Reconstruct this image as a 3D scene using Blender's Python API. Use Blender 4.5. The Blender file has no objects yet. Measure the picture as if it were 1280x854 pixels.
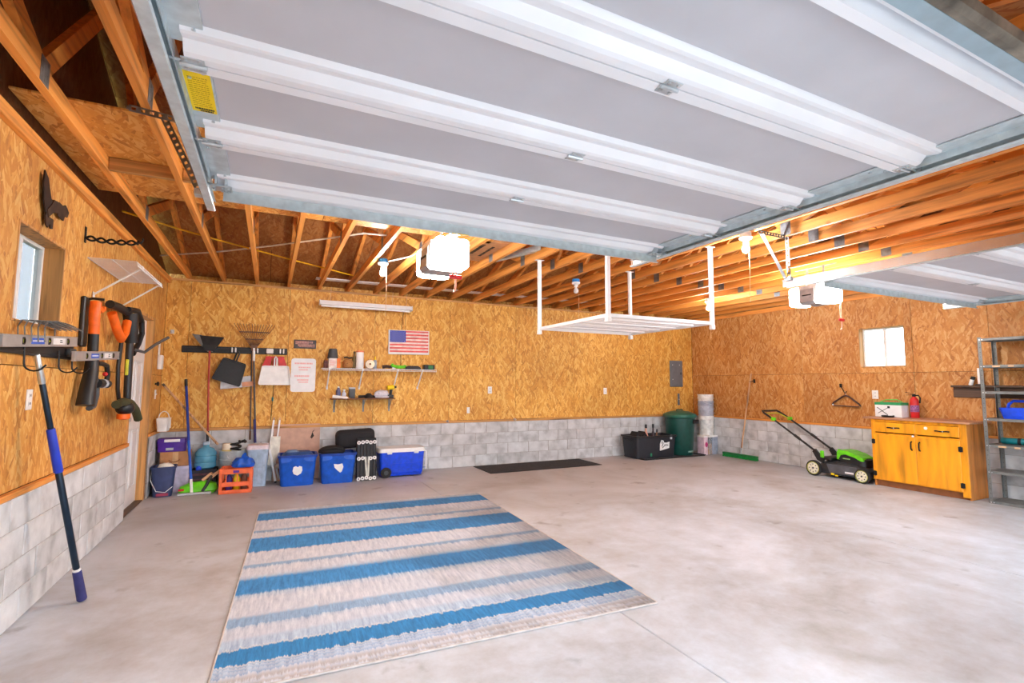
import bpy, bmesh, math, random
from mathutils import Vector, Matrix
random.seed(11)
scn = bpy.context.scene
COL = scn.collection
PI = math.pi

# ------------------------------------------------------------------ camera, sky, sun, exposure
cam_d = bpy.data.cameras.new('camera'); cam = bpy.data.objects.new('camera', cam_d); COL.objects.link(cam)
cam_d.sensor_fit = 'HORIZONTAL'; cam_d.sensor_width = 36; cam_d.lens = 621.83/1280*36; cam_d.clip_start = .02
yaw, pitch, roll = .45181, .08521, .00489
_f = Vector((math.sin(yaw)*math.cos(pitch), math.cos(yaw)*math.cos(pitch), math.sin(pitch)))
_r = Vector((math.cos(yaw), -math.sin(yaw), 0)); _u = _r.cross(_f)
_r2 = math.cos(roll)*_r + math.sin(roll)*_u; _u2 = math.cos(roll)*_u - math.sin(roll)*_r
cam.matrix_world = Matrix(((_r2.x, _u2.x, -_f.x, 1.2687), (_r2.y, _u2.y, -_f.y, -7.8472), (_r2.z, _u2.z, -_f.z, 1.3601), (0, 0, 0, 1)))
scn.camera = cam
world = bpy.data.worlds.new('sky'); scn.world = world; world.use_nodes = True
_n = world.node_tree.nodes; _l = world.node_tree.links
_bg = _n['Background']; _bg.inputs[1].default_value = 4.2
_sky = _n.new('ShaderNodeTexSky'); _sky.sky_type = 'HOSEK_WILKIE'; _sky.turbidity = 6.0; _sky.ground_albedo = .4
_sky.sun_direction = Vector((.55, .45, .75)).normalized()
_mx = _n.new('ShaderNodeMixRGB'); _mx.inputs[0].default_value = .62; _mx.inputs[2].default_value = (.84, .92, 1.0, 1)
_l.new(_sky.outputs[0], _mx.inputs[1]); _l.new(_mx.outputs[0], _bg.inputs[0])
sun_d = bpy.data.lights.new('sun', 'SUN'); sun_d.energy = 1.2; sun_d.angle = math.radians(2); sun_d.color = (1, .98, .95)
sun = bpy.data.objects.new('sun', sun_d); COL.objects.link(sun); sun.location = (4, -12, 12)
sun.rotation_euler = Vector((.55, .45, .75)).to_track_quat('Z', 'Y').to_euler()
BULB = 420.0; LENS = 46.0
scn.view_settings.view_transform = 'Standard'; scn.view_settings.look = 'None'
scn.view_settings.exposure = 1.36; scn.view_settings.gamma = 1.0; scn.view_settings.use_curve_mapping = False
scn.cycles.diffuse_bounces = 6; scn.cycles.max_bounces = 12

W, H, B = 9.34, 2.748, .72          # room width, wall height, height of the block base

# ------------------------------------------------------------------ materials
def lin(c):
    return tuple(((v/255)/12.92 if v/255 <= .04045 else ((v/255+.055)/1.055)**2.4) for v in c) + (1,)
class NT:
    def __init__(s, name):
        s.m = bpy.data.materials.new(name); s.m.use_nodes = True
        s.t = s.m.node_tree; s.b = s.t.nodes['Principled BSDF']
    def n(s, typ, **kw):
        x = s.t.nodes.new('ShaderNode'+typ)
        for k, v in kw.items(): setattr(x, k, v)
        return x
    def lk(s, a, b): s.t.links.new(a, b)
    def math(s, op, a, b=None):
        x = s.n('Math', operation=op)
        for i, v in enumerate((a, b)):
            if v is None: continue
            if isinstance(v, (int, float)): x.inputs[i].default_value = v
            else: s.lk(v, x.inputs[i])
        return x.outputs[0]
    def ramp(s, fac, stops, interp='LINEAR'):
        r = s.n('ValToRGB'); r.color_ramp.interpolation = interp
        e = r.color_ramp.elements
        while len(e) < len(stops): e.new(.5)
        for q, (p, c) in zip(e, stops): q.position = p; q.color = c if len(c) == 4 else lin(c)
        s.lk(fac, r.inputs[0]); return r.outputs[0]
    def bump(s, h, strength=.3, dist=.01):
        b = s.n('Bump'); b.inputs['Strength'].default_value = strength; b.inputs['Distance'].default_value = dist
        s.lk(h, b.inputs['Height']); s.lk(b.outputs[0], s.b.inputs['Normal'])
    def coords(s, off=True):
        tc = s.n('TexCoord'); o = tc.outputs['Object']
        if off:
            oi = s.n('ObjectInfo'); a = s.n('VectorMath', operation='ADD'); k = s.math('MULTIPLY', oi.outputs['Random'], 37.0)
            c = s.n('CombineXYZ'); [s.lk(k, c.inputs[i]) for i in range(3)]
            s.lk(o, a.inputs[0]); s.lk(c.outputs[0], a.inputs[1]); o = a.outputs[0]
            s.rnd = oi.outputs['Random']
        return o
MATS = {}
def pm(name, c, rough=.55, metal=0., var=.12, scale=14., emit=0., alpha=1., trans=0., ecol=None, bump=.0):
    """plain material: a base colour broken up by a little procedural noise"""
    if name in MATS: return MATS[name]
    t = NT(name); co = t.coords()
    nz = t.n('TexNoise'); nz.inputs['Scale'].default_value = scale; nz.inputs['Detail'].default_value = 4; t.lk(co, nz.inputs['Vector'])
    a = tuple(max(0, v*(1-var)) for v in c); b = tuple(min(255, v*(1+var*.5)) for v in c)
    t.lk(t.ramp(nz.outputs[0], [(.3, a), (.7, b)]), t.b.inputs['Base Color'])
    t.b.inputs['Roughness'].default_value = rough; t.b.inputs['Metallic'].default_value = metal
    if bump: t.bump(nz.outputs[0], bump, .004)
    if emit:
        t.b.inputs['Emission Color'].default_value = lin(ecol or c); t.b.inputs['Emission Strength'].default_value = emit
    if trans: t.b.inputs['Transmission Weight'].default_value = trans; t.b.inputs['IOR'].default_value = 1.3
    if alpha < 1: t.b.inputs['Alpha'].default_value = alpha
    MATS[name] = t.m; return t.m

def osb(name, plane, tint=(1, 1, 1)):
    t = NT(name); co = t.coords()
    sp = t.n('SeparateXYZ'); t.lk(co, sp.inputs[0]); cb = t.n('CombineXYZ')
    i, j = {'xz': (0, 2), 'yz': (1, 2), 'xy': (0, 1)}[plane]
    t.lk(sp.outputs[i], cb.inputs[0]); t.lk(sp.outputs[j], cb.inputs[1])
    wob = t.n('TexNoise'); wob.inputs['Scale'].default_value = 3.; t.lk(cb.outputs[0], wob.inputs['Vector'])
    best = None
    for k, ang in enumerate((80, 105, 60, 128, 15)):
        mp = t.n('Mapping'); mp.inputs['Rotation'].default_value = (0, 0, math.radians(ang)); mp.inputs['Location'].default_value = (k*3.1, k*7.7, 0)
        mp.vector_type = 'TEXTURE'; t.lk(cb.outputs[0], mp.inputs[0])
        m2 = t.n('Mapping'); m2.inputs['Scale'].default_value = (9.5, 44, 1); t.lk(mp.outputs[0], m2.inputs[0])
        v = t.n('TexVoronoi', voronoi_dimensions='2D'); v.inputs['Scale'].default_value = 1.; t.lk(m2.outputs[0], v.inputs['Vector'])
        s = t.n('SeparateColor'); t.lk(v.outputs['Color'], s.inputs[0])
        h = t.math('SUBTRACT', s.outputs[0], .3 if k == 4 else 0.)
        if best is None: best, val = h, s.outputs[1]
        else:
            g = t.math('GREATER_THAN', h, best)
            mx = t.n('Mix', data_type='FLOAT'); t.lk(g, mx.inputs[0]); t.lk(val, mx.inputs[2]); t.lk(s.outputs[1], mx.inputs[3]); val = mx.outputs[0]
            best = t.math('MAXIMUM', h, best)
    nz = t.n('TexNoise'); nz.inputs['Scale'].default_value = 60; t.lk(cb.outputs[0], nz.inputs['Vector'])
    v2 = t.math('ADD', t.math('MULTIPLY', val, .8), t.math('MULTIPLY', nz.outputs[0], .25))
    col = t.ramp(v2, [(.02, [x*y for x, y in zip((172, 108, 48), tint)]), (.25, [x*y for x, y in zip((210, 142, 64), tint)]),
                      (.6, [x*y for x, y in zip((226, 163, 80), tint)]), (.95, [min(255, x*y) for x, y in zip((240, 194, 122), tint)])])
    pn = t.n('TexNoise'); pn.inputs['Scale'].default_value = .9; t.lk(cb.outputs[0], pn.inputs['Vector'])
    mc = t.n('MixRGB', blend_type='MULTIPLY'); mc.inputs[0].default_value = .45; t.lk(col, mc.inputs[1])
    t.lk(t.ramp(pn.outputs[0], [(.3, (190, 170, 150)), (.65, (255, 255, 255))]), mc.inputs[2])
    t.lk(mc.outputs[0], t.b.inputs['Base Color']); t.b.inputs['Roughness'].default_value = .6
    t.bump(v2, .25, .004); return t.m

def wood(name, c, axis=1, rough=.55, dark=.6, freq=26., rvar=.25):
    """sawn lumber: grain stretched along one axis"""
    if name in MATS: return MATS[name]
    t = NT(name); co = t.coords(); mp = t.n('Mapping'); s = [freq]*3; s[axis] = 1.3; mp.inputs['Scale'].default_value = s; t.lk(co, mp.inputs[0])
    nz = t.n('TexNoise'); nz.inputs['Scale'].default_value = 1.; nz.inputs['Detail'].default_value = 6; nz.inputs['Distortion'].default_value = .5; t.lk(mp.outputs[0], nz.inputs['Vector'])
    col = t.ramp(nz.outputs[0], [(.28, tuple(v*dark for v in c)), (.5, c), (.75, tuple(min(255, v*1.13) for v in c))])
    mc = t.n('MixRGB', blend_type='MULTIPLY'); mc.inputs[0].default_value = 1; t.lk(col, mc.inputs[1])
    k = 1-rvar
    t.lk(t.ramp(t.rnd, [(0, (k, k*.97, k*.92, 1)), (1, (1, 1, 1, 1))]), mc.inputs[2])
    kn = t.n('TexVoronoi'); kn.inputs['Scale'].default_value = 2.2; t.lk(co, kn.inputs['Vector'])
    m3 = t.n('MixRGB', blend_type='MULTIPLY'); m3.inputs[0].default_value = .7; t.lk(mc.outputs[0], m3.inputs[1])
    t.lk(t.ramp(kn.outputs['Distance'], [(.02, (90, 60, 40)), (.07, (255, 255, 255))]), m3.inputs[2])
    t.lk(m3.outputs[0], t.b.inputs['Base Color']); t.b.inputs['Roughness'].default_value = rough
    t.bump(nz.outputs[0], .15, .003); MATS[name] = t.m; return t.m

def concrete_floor():
    t = NT('floor_concrete'); tc = t.n('TexCoord'); co = tc.outputs['Object']
    a = t.n('TexNoise'); a.inputs['Scale'].default_value = .8; a.inputs['Distortion'].default_value = .6; a.inputs['Detail'].default_value = 8; a.inputs['Roughness'].default_value = .6; t.lk(co, a.inputs['Vector'])
    b = t.n('TexNoise'); b.inputs['Scale'].default_value = 5.; b.inputs['Detail'].default_value = 8; b.inputs['Roughness'].default_value = .7; t.lk(co, b.inputs['Vector'])
    f = t.n('TexNoise'); f.inputs['Scale'].default_value = 90.; f.inputs['Detail'].default_value = 3; t.lk(co, f.inputs['Vector'])
    mixf = t.math('ADD', t.math('MULTIPLY', a.outputs[0], .6), t.math('MULTIPLY', b.outputs[0], .4))
    col = t.ramp(mixf, [(.33, (150, 148, 147)), (.43, (173, 174, 177)), (.53, (190, 195, 202)), (.64, (208, 214, 224))])
    # blotchy browner tint towards the back wall, small dark spots
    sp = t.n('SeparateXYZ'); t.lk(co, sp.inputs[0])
    back_tint = t.math('MULTIPLY', t.ramp(t.math('ADD', t.math('MULTIPLY', sp.outputs[1], .13), t.math('MULTIPLY', b.outputs[0], .8)), [(-.0, (0, 0, 0, 1)), (.5, (1, 1, 1, 1))]), .8)
    m1 = t.n('MixRGB', blend_type='MULTIPLY'); t.lk(back_tint, m1.inputs[0]); t.lk(col, m1.inputs[1]); m1.inputs[2].default_value = lin((224, 208, 196))
    v = t.n('TexNoise'); v.inputs['Scale'].default_value = 3.3; v.inputs['Detail'].default_value = 5; t.lk(co, v.inputs['Vector'])
    sm = t.ramp(v.outputs[0], [(.64, (0, 0, 0, 1)), (.74, (1, 1, 1, 1))])
    m2 = t.n('MixRGB', blend_type='MULTIPLY'); t.lk(t.math('MULTIPLY', sm, .5), m2.inputs[0]); t.lk(m1.outputs[0], m2.inputs[1]); m2.inputs[2].default_value = lin((120, 108, 100))
    t.lk(m2.outputs[0], t.b.inputs['Base Color'])
    t.lk(t.ramp(b.outputs[0], [(.3, (.38,)*3+(1,)), (.7, (.62,)*3+(1,))]), t.b.inputs['Roughness'])
    t.bump(t.math('ADD', t.math('MULTIPLY', f.outputs[0], .4), b.outputs[0]), .12, .004); return t.m

def block_mat():
    t = NT('grey_block'); co = t.coords()
    a = t.n('TexNoise'); a.inputs['Scale'].default_value = 6.; a.inputs['Detail'].default_value = 8; t.lk(co, a.inputs['Vector'])
    f = t.n('TexNoise'); f.inputs['Scale'].default_value = 120.; t.lk(co, f.inputs['Vector'])
    col = t.ramp(a.outputs[0], [(.3, (172, 174, 176)), (.5, (203, 206, 208)), (.72, (221, 224, 226))])
    mc = t.n('MixRGB', blend_type='MULTIPLY'); mc.inputs[0].default_value = 1; t.lk(col, mc.inputs[1])
    t.lk(t.ramp(t.rnd, [(0, (.84, .83, .82, 1)), (1, (1, 1, 1, 1))]), mc.inputs[2])
    t.lk(mc.outputs[0], t.b.inputs['Base Color']); t.b.inputs['Roughness'].default_value = .9
    t.bump(t.math('ADD', a.outputs[0], t.math('MULTIPLY', f.outputs[0], .5)), .5, .006); return t.m

def rug_mat():
    t = NT('rug_weave'); tc = t.n('TexCoord'); sp = t.n('SeparateXYZ'); t.lk(tc.outputs['Object'], sp.inputs[0])
    # woven streaks run along the length: jitter the stripe coordinate per warp thread
    cb = t.n('CombineXYZ'); t.lk(t.math('MULTIPLY', sp.outputs[0], 46.), cb.inputs[0]); t.lk(t.math('MULTIPLY', sp.outputs[1], 5.), cb.inputs[1])
    st = t.n('TexNoise'); st.inputs['Scale'].default_value = 1.; st.inputs['Detail'].default_value = 6; st.inputs['Roughness'].default_value = .75; t.lk(cb.outputs[0], st.inputs['Vector'])
    lo = t.n('TexNoise'); lo.inputs['Scale'].default_value = 1.1; lo.inputs['Detail'].default_value = 3; t.lk(tc.outputs['Object'], lo.inputs['Vector'])
    tt = t.math('DIVIDE', t.math('SUBTRACT', 1.69, sp.outputs[1]), 3.38)
    tj = t.math('ADD', tt, t.math('MULTIPLY', t.math('SUBTRACT', st.outputs[0], .5), .042))
    L, Bl, Md, Lt = (192, 198, 209), (60, 132, 192), (136, 166, 198), (170, 188, 208)
    stops = [(0, L), (.028, Lt), (.04, Bl), (.115, Bl), (.125, L), (.222, L), (.23, Md), (.243, Md), (.252, L), (.295, L), (.305, Bl), (.41, Bl),
             (.42, L), (.5, L), (.507, Md), (.519, Md), (.53, L), (.57, L), (.585, Lt), (.6, Bl), (.67, Bl), (.68, Lt), (.7, L), (.77, L), (.78, Md), (.81, Md)]
    r1 = t.ramp(tj, stops)
    r2 = t.ramp(tj, [(.80, Md), (.822, L), (.85, L), (.86, Lt), (.884, Lt), (.888, (215, 212, 210)), (.89, (46, 124, 180)), (.935, (46, 124, 180)), (.937, (210, 208, 206)), (.941, Md), (.946, L), (.95, Md), (.955, L), (.96, Md), (.965, L), (.975, (176, 170, 168)), (.985, L), (.992, (176, 170, 168)), (1, L)])
    sel = t.math('GREATER_THAN', tj, .81)
    mx = t.n('MixRGB'); t.lk(sel, mx.inputs[0]); t.lk(r1, mx.inputs[1]); t.lk(r2, mx.inputs[2])
    # thread-to-thread brightness, fine weave, grime on the right side
    m2 = t.n('MixRGB', blend_type='OVERLAY'); m2.inputs[0].default_value = .75; t.lk(mx.outputs[0], m2.inputs[1]); t.lk(t.ramp(st.outputs[0], [(.3, (.25, .25, .25, 1)), (.7, (.75, .75, .75, 1))]), m2.inputs[2])
    gr = t.math('MULTIPLY', t.ramp(t.math('ADD', t.math('MULTIPLY', sp.outputs[0], .25), lo.outputs[0]), [(.5, (0, 0, 0, 1)), (.82, (1, 1, 1, 1))]), .75)
    m3 = t.n('MixRGB', blend_type='MULTIPLY'); t.lk(gr, m3.inputs[0]); t.lk(m2.outputs[0], m3.inputs[1]); m3.inputs[2].default_value = lin((168, 160, 152))
    t.lk(m3.outputs[0], t.b.inputs['Base Color']); t.b.inputs['Roughness'].default_value = .9
    wv = t.n('TexChecker'); wv.inputs['Scale'].default_value = 180; t.lk(tc.outputs['Object'], wv.inputs['Vector'])
    t.bump(t.math('ADD', st.outputs[0], t.math('MULTIPLY', wv.outputs['Fac'], .3)), .4, .003); return t.m

OSBD = osb('osb_deck', 'xy', (1.06, 1.06, 1.0)); OSBX, OSBY, OSBZ = osb('osb_back', 'xz', (1.02, 1.05, .93)), osb('osb_side', 'yz', (.98, .99, .95)), osb('osb_roof', 'xy', (.74, .66, .62)); OSBG = osb('osb_gable_shaded', 'yz', (.5, .46, .46)); OSBR = osb('osb_right', 'yz', (.90, .87, .90))  # gable boards tinted dark: attic shade put into their colour
LUM = wood('truss_lumber', (236, 156, 72), 1, dark=.74); LUMX = wood('plate_lumber_x', (206, 150, 86), 0); LUMZ = wood('lumber_upright', (206, 150, 86), 2)
DARKW = wood('dark_board', (92, 68, 52), 1, dark=.5)
FLOOR, BLOCK = concrete_floor(), block_mat()
SHADOWB = pm('wall_studs', (70, 52, 36), .9); MORTAR = pm('mortar', (172, 170, 166), .95, var=.15, scale=30, bump=.3)
WHITE = pm('white_enamel', (232, 232, 232), .35, var=.03); WHITEP = pm('white_plastic', (236, 235, 232), .45, var=.04)
DOORW = pm('door_white_steel', (236, 237, 240), .38, var=.03, scale=3)
GALV = pm('galvanised', (204, 216, 220), .42, .35, .08, 22); GALVD = pm('dull_galvanised', (134, 136, 136), .5, .6, .2, 16); STEEL = pm('bright_zinc', (205, 212, 216), .3, .8, .1)
BLACK = pm('black_plastic', (26, 26, 29), .45, var=.2); BLACKR = pm('black_rubber', (34, 33, 33), .8, var=.25); GREY = pm('dark_grey_plastic', (70, 72, 76), .5)
IRON = pm('black_iron', (22, 21, 21), .6, .3, .2)
YEL = pm('safety_yellow', (250, 214, 10), .5, var=.03); INK = pm('black_ink', (24, 22, 20), .7, var=0.); REDINK = pm('red_ink', (238, 176, 172), .7, var=0.)
RED = pm('red_paint', (206, 34, 34), .45); ORANGE = pm('orange_plastic', (245, 108, 22), .45); CORAL = pm('coral_crate', (250, 112, 62), .5)
BLUE = pm('royal_blue_plastic', (20, 92, 205), .4); BLUE2 = pm('bright_blue_plastic', (24, 76, 226), .35); NAVY = pm('navy_plastic', (52, 66, 110), .5)
PURPLE = pm('purple_plastic', (74, 26, 150), .45); LIME = pm('lime_plastic', (104, 208, 26), .4); GREEN = pm('green_bristle', (20, 140, 60), .7); DGREEN = pm('dark_green_plastic', (22, 74, 66), .38)
CARD = pm('cardboard', (186, 134, 90), .85, var=.1); CARDP = pm('pinkish_cardboard', (204, 166, 146), .85, var=.06)
TEAL = pm('teal', (10, 120, 130), .5); LBLUE = pm('pale_blue_plastic', (168, 190, 212), .45); LGREY = pm('light_grey_plastic', (196, 198, 202), .5)
GLASS = pm('window_glass', (235, 245, 250), .03, trans=1., var=0.); CLEAR = pm('clear_plastic', (222, 228, 234), .15, trans=.75, var=.03)
JUG = pm('blue_jug_plastic', (120, 196, 226), .12, trans=.45, var=.05)
BULBM = pm('lit_bulb', (255, 236, 205), .3, emit=BULB, ecol=(246, 246, 255)); LENSM = pm('lit_lens', (255, 240, 215), .4, emit=LENS, ecol=(252, 246, 238))
BULB0 = pm('unlit_bulb', (240, 240, 238), .25); ROPE = pm('string', (214, 180, 140), .9); CABW = pm('white_cable', (222, 214, 200), .5); CABY = pm('yellow_cable', (236, 182, 20), .5)
HONEY = wood('honey_pine', (240, 160, 26), 2, .35, .74, 9, .05); HONEYX = wood('honey_pine_side', (196, 122, 56), 2, .5, .7, 12, .05); WORKTOP = wood('worktop', (206, 150, 116), 1, .5, .8)
POLEW = wood('pole_wood', (222, 176, 132), 2); LAWN = pm('lawn', (110, 130, 70), .9, var=.3, scale=2); DRIVE = pm('driveway_concrete', (158, 158, 158), .85, var=.08, scale=2)

# ------------------------------------------------------------------ mesh helpers
def NB(): return bmesh.new()
def box(bm, a, b, r=0., seg=2):
    x0, y0, z0 = a; x1, y1, z1 = b
    vs = [bm.verts.new((x, y, z)) for x in (x0, x1) for y in (y0, y1) for z in (z0, z1)]
    fs = [bm.faces.new([vs[i] for i in q]) for q in ((0, 1, 3, 2), (4, 6, 7, 5), (0, 4, 5, 1), (2, 3, 7, 6), (0, 2, 6, 4), (1, 5, 7, 3))]
    if r:
        es = list({e for f in fs for e in f.edges})
        bmesh.ops.bevel(bm, geom=es, offset=r, segments=seg, profile=.5, affect='EDGES')
    return bm
def frustum(bm, c, bot, top, z0, z1, r=.0, open_top=False, sides=4):
    """tapered rounded-rectangle tub: bot/top are (width, depth)"""
    def ring(wd, z):
        w, d = wd[0]/2, wd[1]/2; q = min(r, w*.9, d*.9) if r else 0; pts = []
        for sx, sy, a0 in ((1, 1, 0), (-1, 1, 90), (-1, -1, 180), (1, -1, 270)):
            if q:
                for k in range(4):
                    a = math.radians(a0+k*30); pts.append((c[0]+sx*(w-q)+q*math.cos(a), c[1]+sy*(d-q)+q*math.sin(a), z))
            else: pts.append((c[0]+sx*w, c[1]+sy*d, z))
        return [bm.verts.new(p) for p in pts]
    return ring
def loft(bm, rings, cap0=True, cap1=True):
    n = len(rings[0])
    for a, b in zip(rings, rings[1:]):
        for i in range(n): bm.faces.new((a[i], a[(i+1) % n], b[(i+1) % n], b[i]))
    if cap0: bm.faces.new(rings[0][::-1])
    if cap1: bm.faces.new(rings[-1])
def tub(bm, c, bot, top, z0, z1, r=.03, t=.006, floor=True):
    """open container with real wall thickness"""
    R = frustum(bm, c, bot, top, z0, z1, r)
    o = [R(bot, z0), R(top, z1), R((top[0]-2*t, top[1]-2*t), z1), R((bot[0]-2*t, bot[1]-2*t), z0+t)]
    loft(bm, o); return bm
def slab(bm, c, sz, z0, z1, r=.03, top=None):
    R = frustum(bm, c, sz, sz, z0, z1, r); loft(bm, [R(sz, z0), R(top or sz, z1)]); return bm
def lathe(bm, prof, c=(0, 0, 0), seg=20, axis='z', cap=True):
    rings = []
    for rr, z in prof:
        ring = []
        for i in range(seg):
            a = 2*PI*i/seg; p = (rr*math.cos(a), rr*math.sin(a), z)
            if axis == 'x': p = (p[2], p[0], p[1])
            elif axis == 'y': p = (p[1], p[2], p[0])
            ring.append(bm.verts.new((c[0]+p[0], c[1]+p[1], c[2]+p[2])))
        rings.append(ring)
    loft(bm, rings, cap, cap); return bm
def tube(bm, pts, r, seg=8, closed=False, r1=None):
    P = [Vector(p) for p in pts]; n = len(P); rings = []; up = None
    for i in range(n):
        a = P[i-1] if (i > 0 or closed) else P[i]; b = P[(i+1) % n] if (i < n-1 or closed) else P[i]
        d = (b-a).normalized()
        if up is None: up = Vector((0, 0, 1)) if abs(d.z) < .9 else Vector((1, 0, 0))
        s = d.cross(up)
        if s.length < 1e-4: s = d.cross(Vector((0, 1, 0)))
        s.normalize(); up = s.cross(d).normalized()
        rr = r if r1 is None else r+(r1-r)*i/max(1, n-1)
        rings.append([bm.verts.new(P[i]+s*(rr*math.cos(2*PI*k/seg))+up*(rr*math.sin(2*PI*k/seg))) for k in range(seg)])
    if closed: loft(bm, rings+[rings[0]], False, False)
    else: loft(bm, rings)
    return bm
def beam(bm, p, q, w, h, up=(0, 0, 1)):
    """rectangular bar from p to q, w across, h along up"""
    p, q = Vector(p), Vector(q); d = (q-p).normalized(); u = Vector(up); s = d.cross(u)
    if s.length < 1e-4: s = d.cross(Vector((1, 0, 0)))
    s.normalize(); u = s.cross(d).normalized()
    v = [[bm.verts.new(e+s*(a*w/2)+u*(b*h/2)) for a, b in ((-1, -1), (1, -1), (1, 1), (-1, 1))] for e in (p, q)]
    loft(bm, v); return bm
def prism(bm, poly, axis, a, b):
    """extrude a 2-D outline along an axis; poly in the two remaining axes, in order"""
    def P(u, v, w): return {'x': (w, u, v), 'y': (u, w, v), 'z': (u, v, w)}[axis]
    loft(bm, [[bm.verts.new(P(u, v, w)) for u, v in poly] for w in (a, b)]); return bm
def ball(bm, c, r, s=(1, 1, 1), seg=14):
    M = Matrix.Translation(c) @ Matrix.Diagonal((s[0], s[1], s[2], 1))
    bmesh.ops.create_uvsphere(bm, u_segments=seg, v_segments=max(6, seg//2+2), radius=r, matrix=M); return bm
def arc(c, r, a0, a1, n, plane='xz', sy=1.):
    o = []
    for i in range(n+1):
        a = math.radians(a0+(a1-a0)*i/n); u, v = r*math.cos(a), r*math.sin(a)*sy
        o.append({'xz': (c[0]+u, c[1], c[2]+v), 'yz': (c[0], c[1]+u, c[2]+v), 'xy': (c[0]+u, c[1]+v, c[2])}[plane])
    return o
def glyphs(bm, place, w, h, rows, seed, fill=.7, t=.0012):
    """short rows of irregular marks, as lettering too small to read; place(u, v) -> corner, boxes lie in that plane"""
    rg = random.Random(seed)
    for i in range(rows):
        v1 = h*(1-(i+.12)/rows); v0 = h*(1-(i+fill)/rows); u = w*rg.uniform(0, .15); end = w*rg.uniform(.75, 1)
        while u < end:
            du = w*rg.uniform(.03, .09); place(bm, u, v0, min(u+du, w), v1); u += du+w*rg.uniform(.012, .03)
def mk(name, bm, m, parent=None, smooth=False, label=None, kind=None):
    bmesh.ops.recalc_face_normals(bm, faces=bm.faces[:])
    me = bpy.data.meshes.new(name); bm.to_mesh(me); bm.free(); me.materials.append(m)
    if smooth:
        for p in me.polygons: p.use_smooth = True
        try: me.set_sharp_from_angle(angle=math.radians(38))
        except Exception: pass
    o = bpy.data.objects.new(name, me); COL.objects.link(o)
    if parent: o.parent = parent
    if label: o['label'] = label
    if kind: o['kind'] = kind
    return o
def T(name, label, cat, loc=(0, 0, 0), rot=0., group=None):
    o = bpy.data.objects.new(name, None); COL.objects.link(o); o.location = loc; o.rotation_euler = (0, 0, rot) if not isinstance(rot, tuple) else rot
    o.empty_display_size = .1
    o['label'] = label; o['category'] = cat
    if group: o['group'] = group
    return o
def tag(o, label, cat, group=None):
    o['label'] = label; o['category'] = cat
    if group: o['group'] = group
    return o
def struct(o): o['kind'] = 'structure'; return o
def inst(src, name, loc, parent=None, rot=None, scale=None):
    o = bpy.data.objects.new(name, src.data); COL.objects.link(o); o.location = loc
    if parent: o.parent = parent
    if rot: o.rotation_euler = rot
    if scale: o.scale = scale
    return o
def copy_thing(src, loc, label, rot=None):
    r = src.copy(); COL.objects.link(r); r.location = loc; r['label'] = label
    if rot is not None: r.rotation_euler = (0, 0, rot)
    def rec(a, b):
        for ch in a.children:
            c = ch.copy(); COL.objects.link(c); c.parent = b; rec(ch, c)
    rec(src, r); return r
def split(rect, holes):
    """rectangle minus holes, as rectangles"""
    out = [rect]
    for h in holes:
        nx = []
        for (a, b, c, d) in out:
            e, f, g, i = max(a, h[0]), max(b, h[1]), min(c, h[2]), min(d, h[3])
            if e >= g or f >= i: nx.append((a, b, c, d)); continue
            if a < e: nx.append((a, b, e, d))
            if g < c: nx.append((g, b, c, d))
            if b < f: nx.append((e, b, g, f))
            if i < d: nx.append((e, i, g, d))
        out = nx
    return [q for q in out if q[2]-q[0] > .01 and q[3]-q[1] > .01]

# ------------------------------------------------------------------ floor and ground outside
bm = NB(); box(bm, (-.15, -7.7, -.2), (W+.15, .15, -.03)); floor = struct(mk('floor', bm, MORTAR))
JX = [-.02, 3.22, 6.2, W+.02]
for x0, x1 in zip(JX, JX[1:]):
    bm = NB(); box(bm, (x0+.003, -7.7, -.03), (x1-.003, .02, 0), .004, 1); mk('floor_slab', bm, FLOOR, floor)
bm = NB(); box(bm, (-6, -40, -.26), (W+6, -7.702, -.03), .01, 1); struct(mk('driveway', bm, DRIVE))
bm = NB(); box(bm, (-60, -60, -.5), (70, 60, -.27)); struct(mk('ground', bm, LAWN))

# ------------------------------------------------------------------ walls
BB = {}
def cblock(L, t):
    k = round(L, 3)
    if (k, t) not in BB:
        bm = NB(); box(bm, (0, 0, 0), (k, t, .174), .004, 1)
        me = bpy.data.meshes.new('concrete_block'); bmesh.ops.recalc_face_normals(bm, faces=bm.faces[:]); bm.to_mesh(me); bm.free(); me.materials.append(BLOCK); BB[(k, t)] = me
    return BB[(k, t)]
def blocks(parent, u0, u1, place):
    """four courses of running bond between u0 and u1; place(u) -> (location, rotation)"""
    for c in range(4):
        z = .003+c*.179+.0015; u = u0-(.2 if c % 2 else 0)
        while u < u1-.01:
            a, b = max(u, u0), min(u+.4, u1)
            if b-a > .03:
                loc, rot = place(a, b); o = bpy.data.objects.new('concrete_block', cblock(b-a-.009, .05)); COL.objects.link(o); o.parent = parent
                d = random.uniform(-.002, .002); o.location = (loc[0]+abs(math.sin(rot))*d, loc[1]+abs(math.cos(rot))*d, z); o.rotation_euler = (0, 0, rot)
            u += .4
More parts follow.
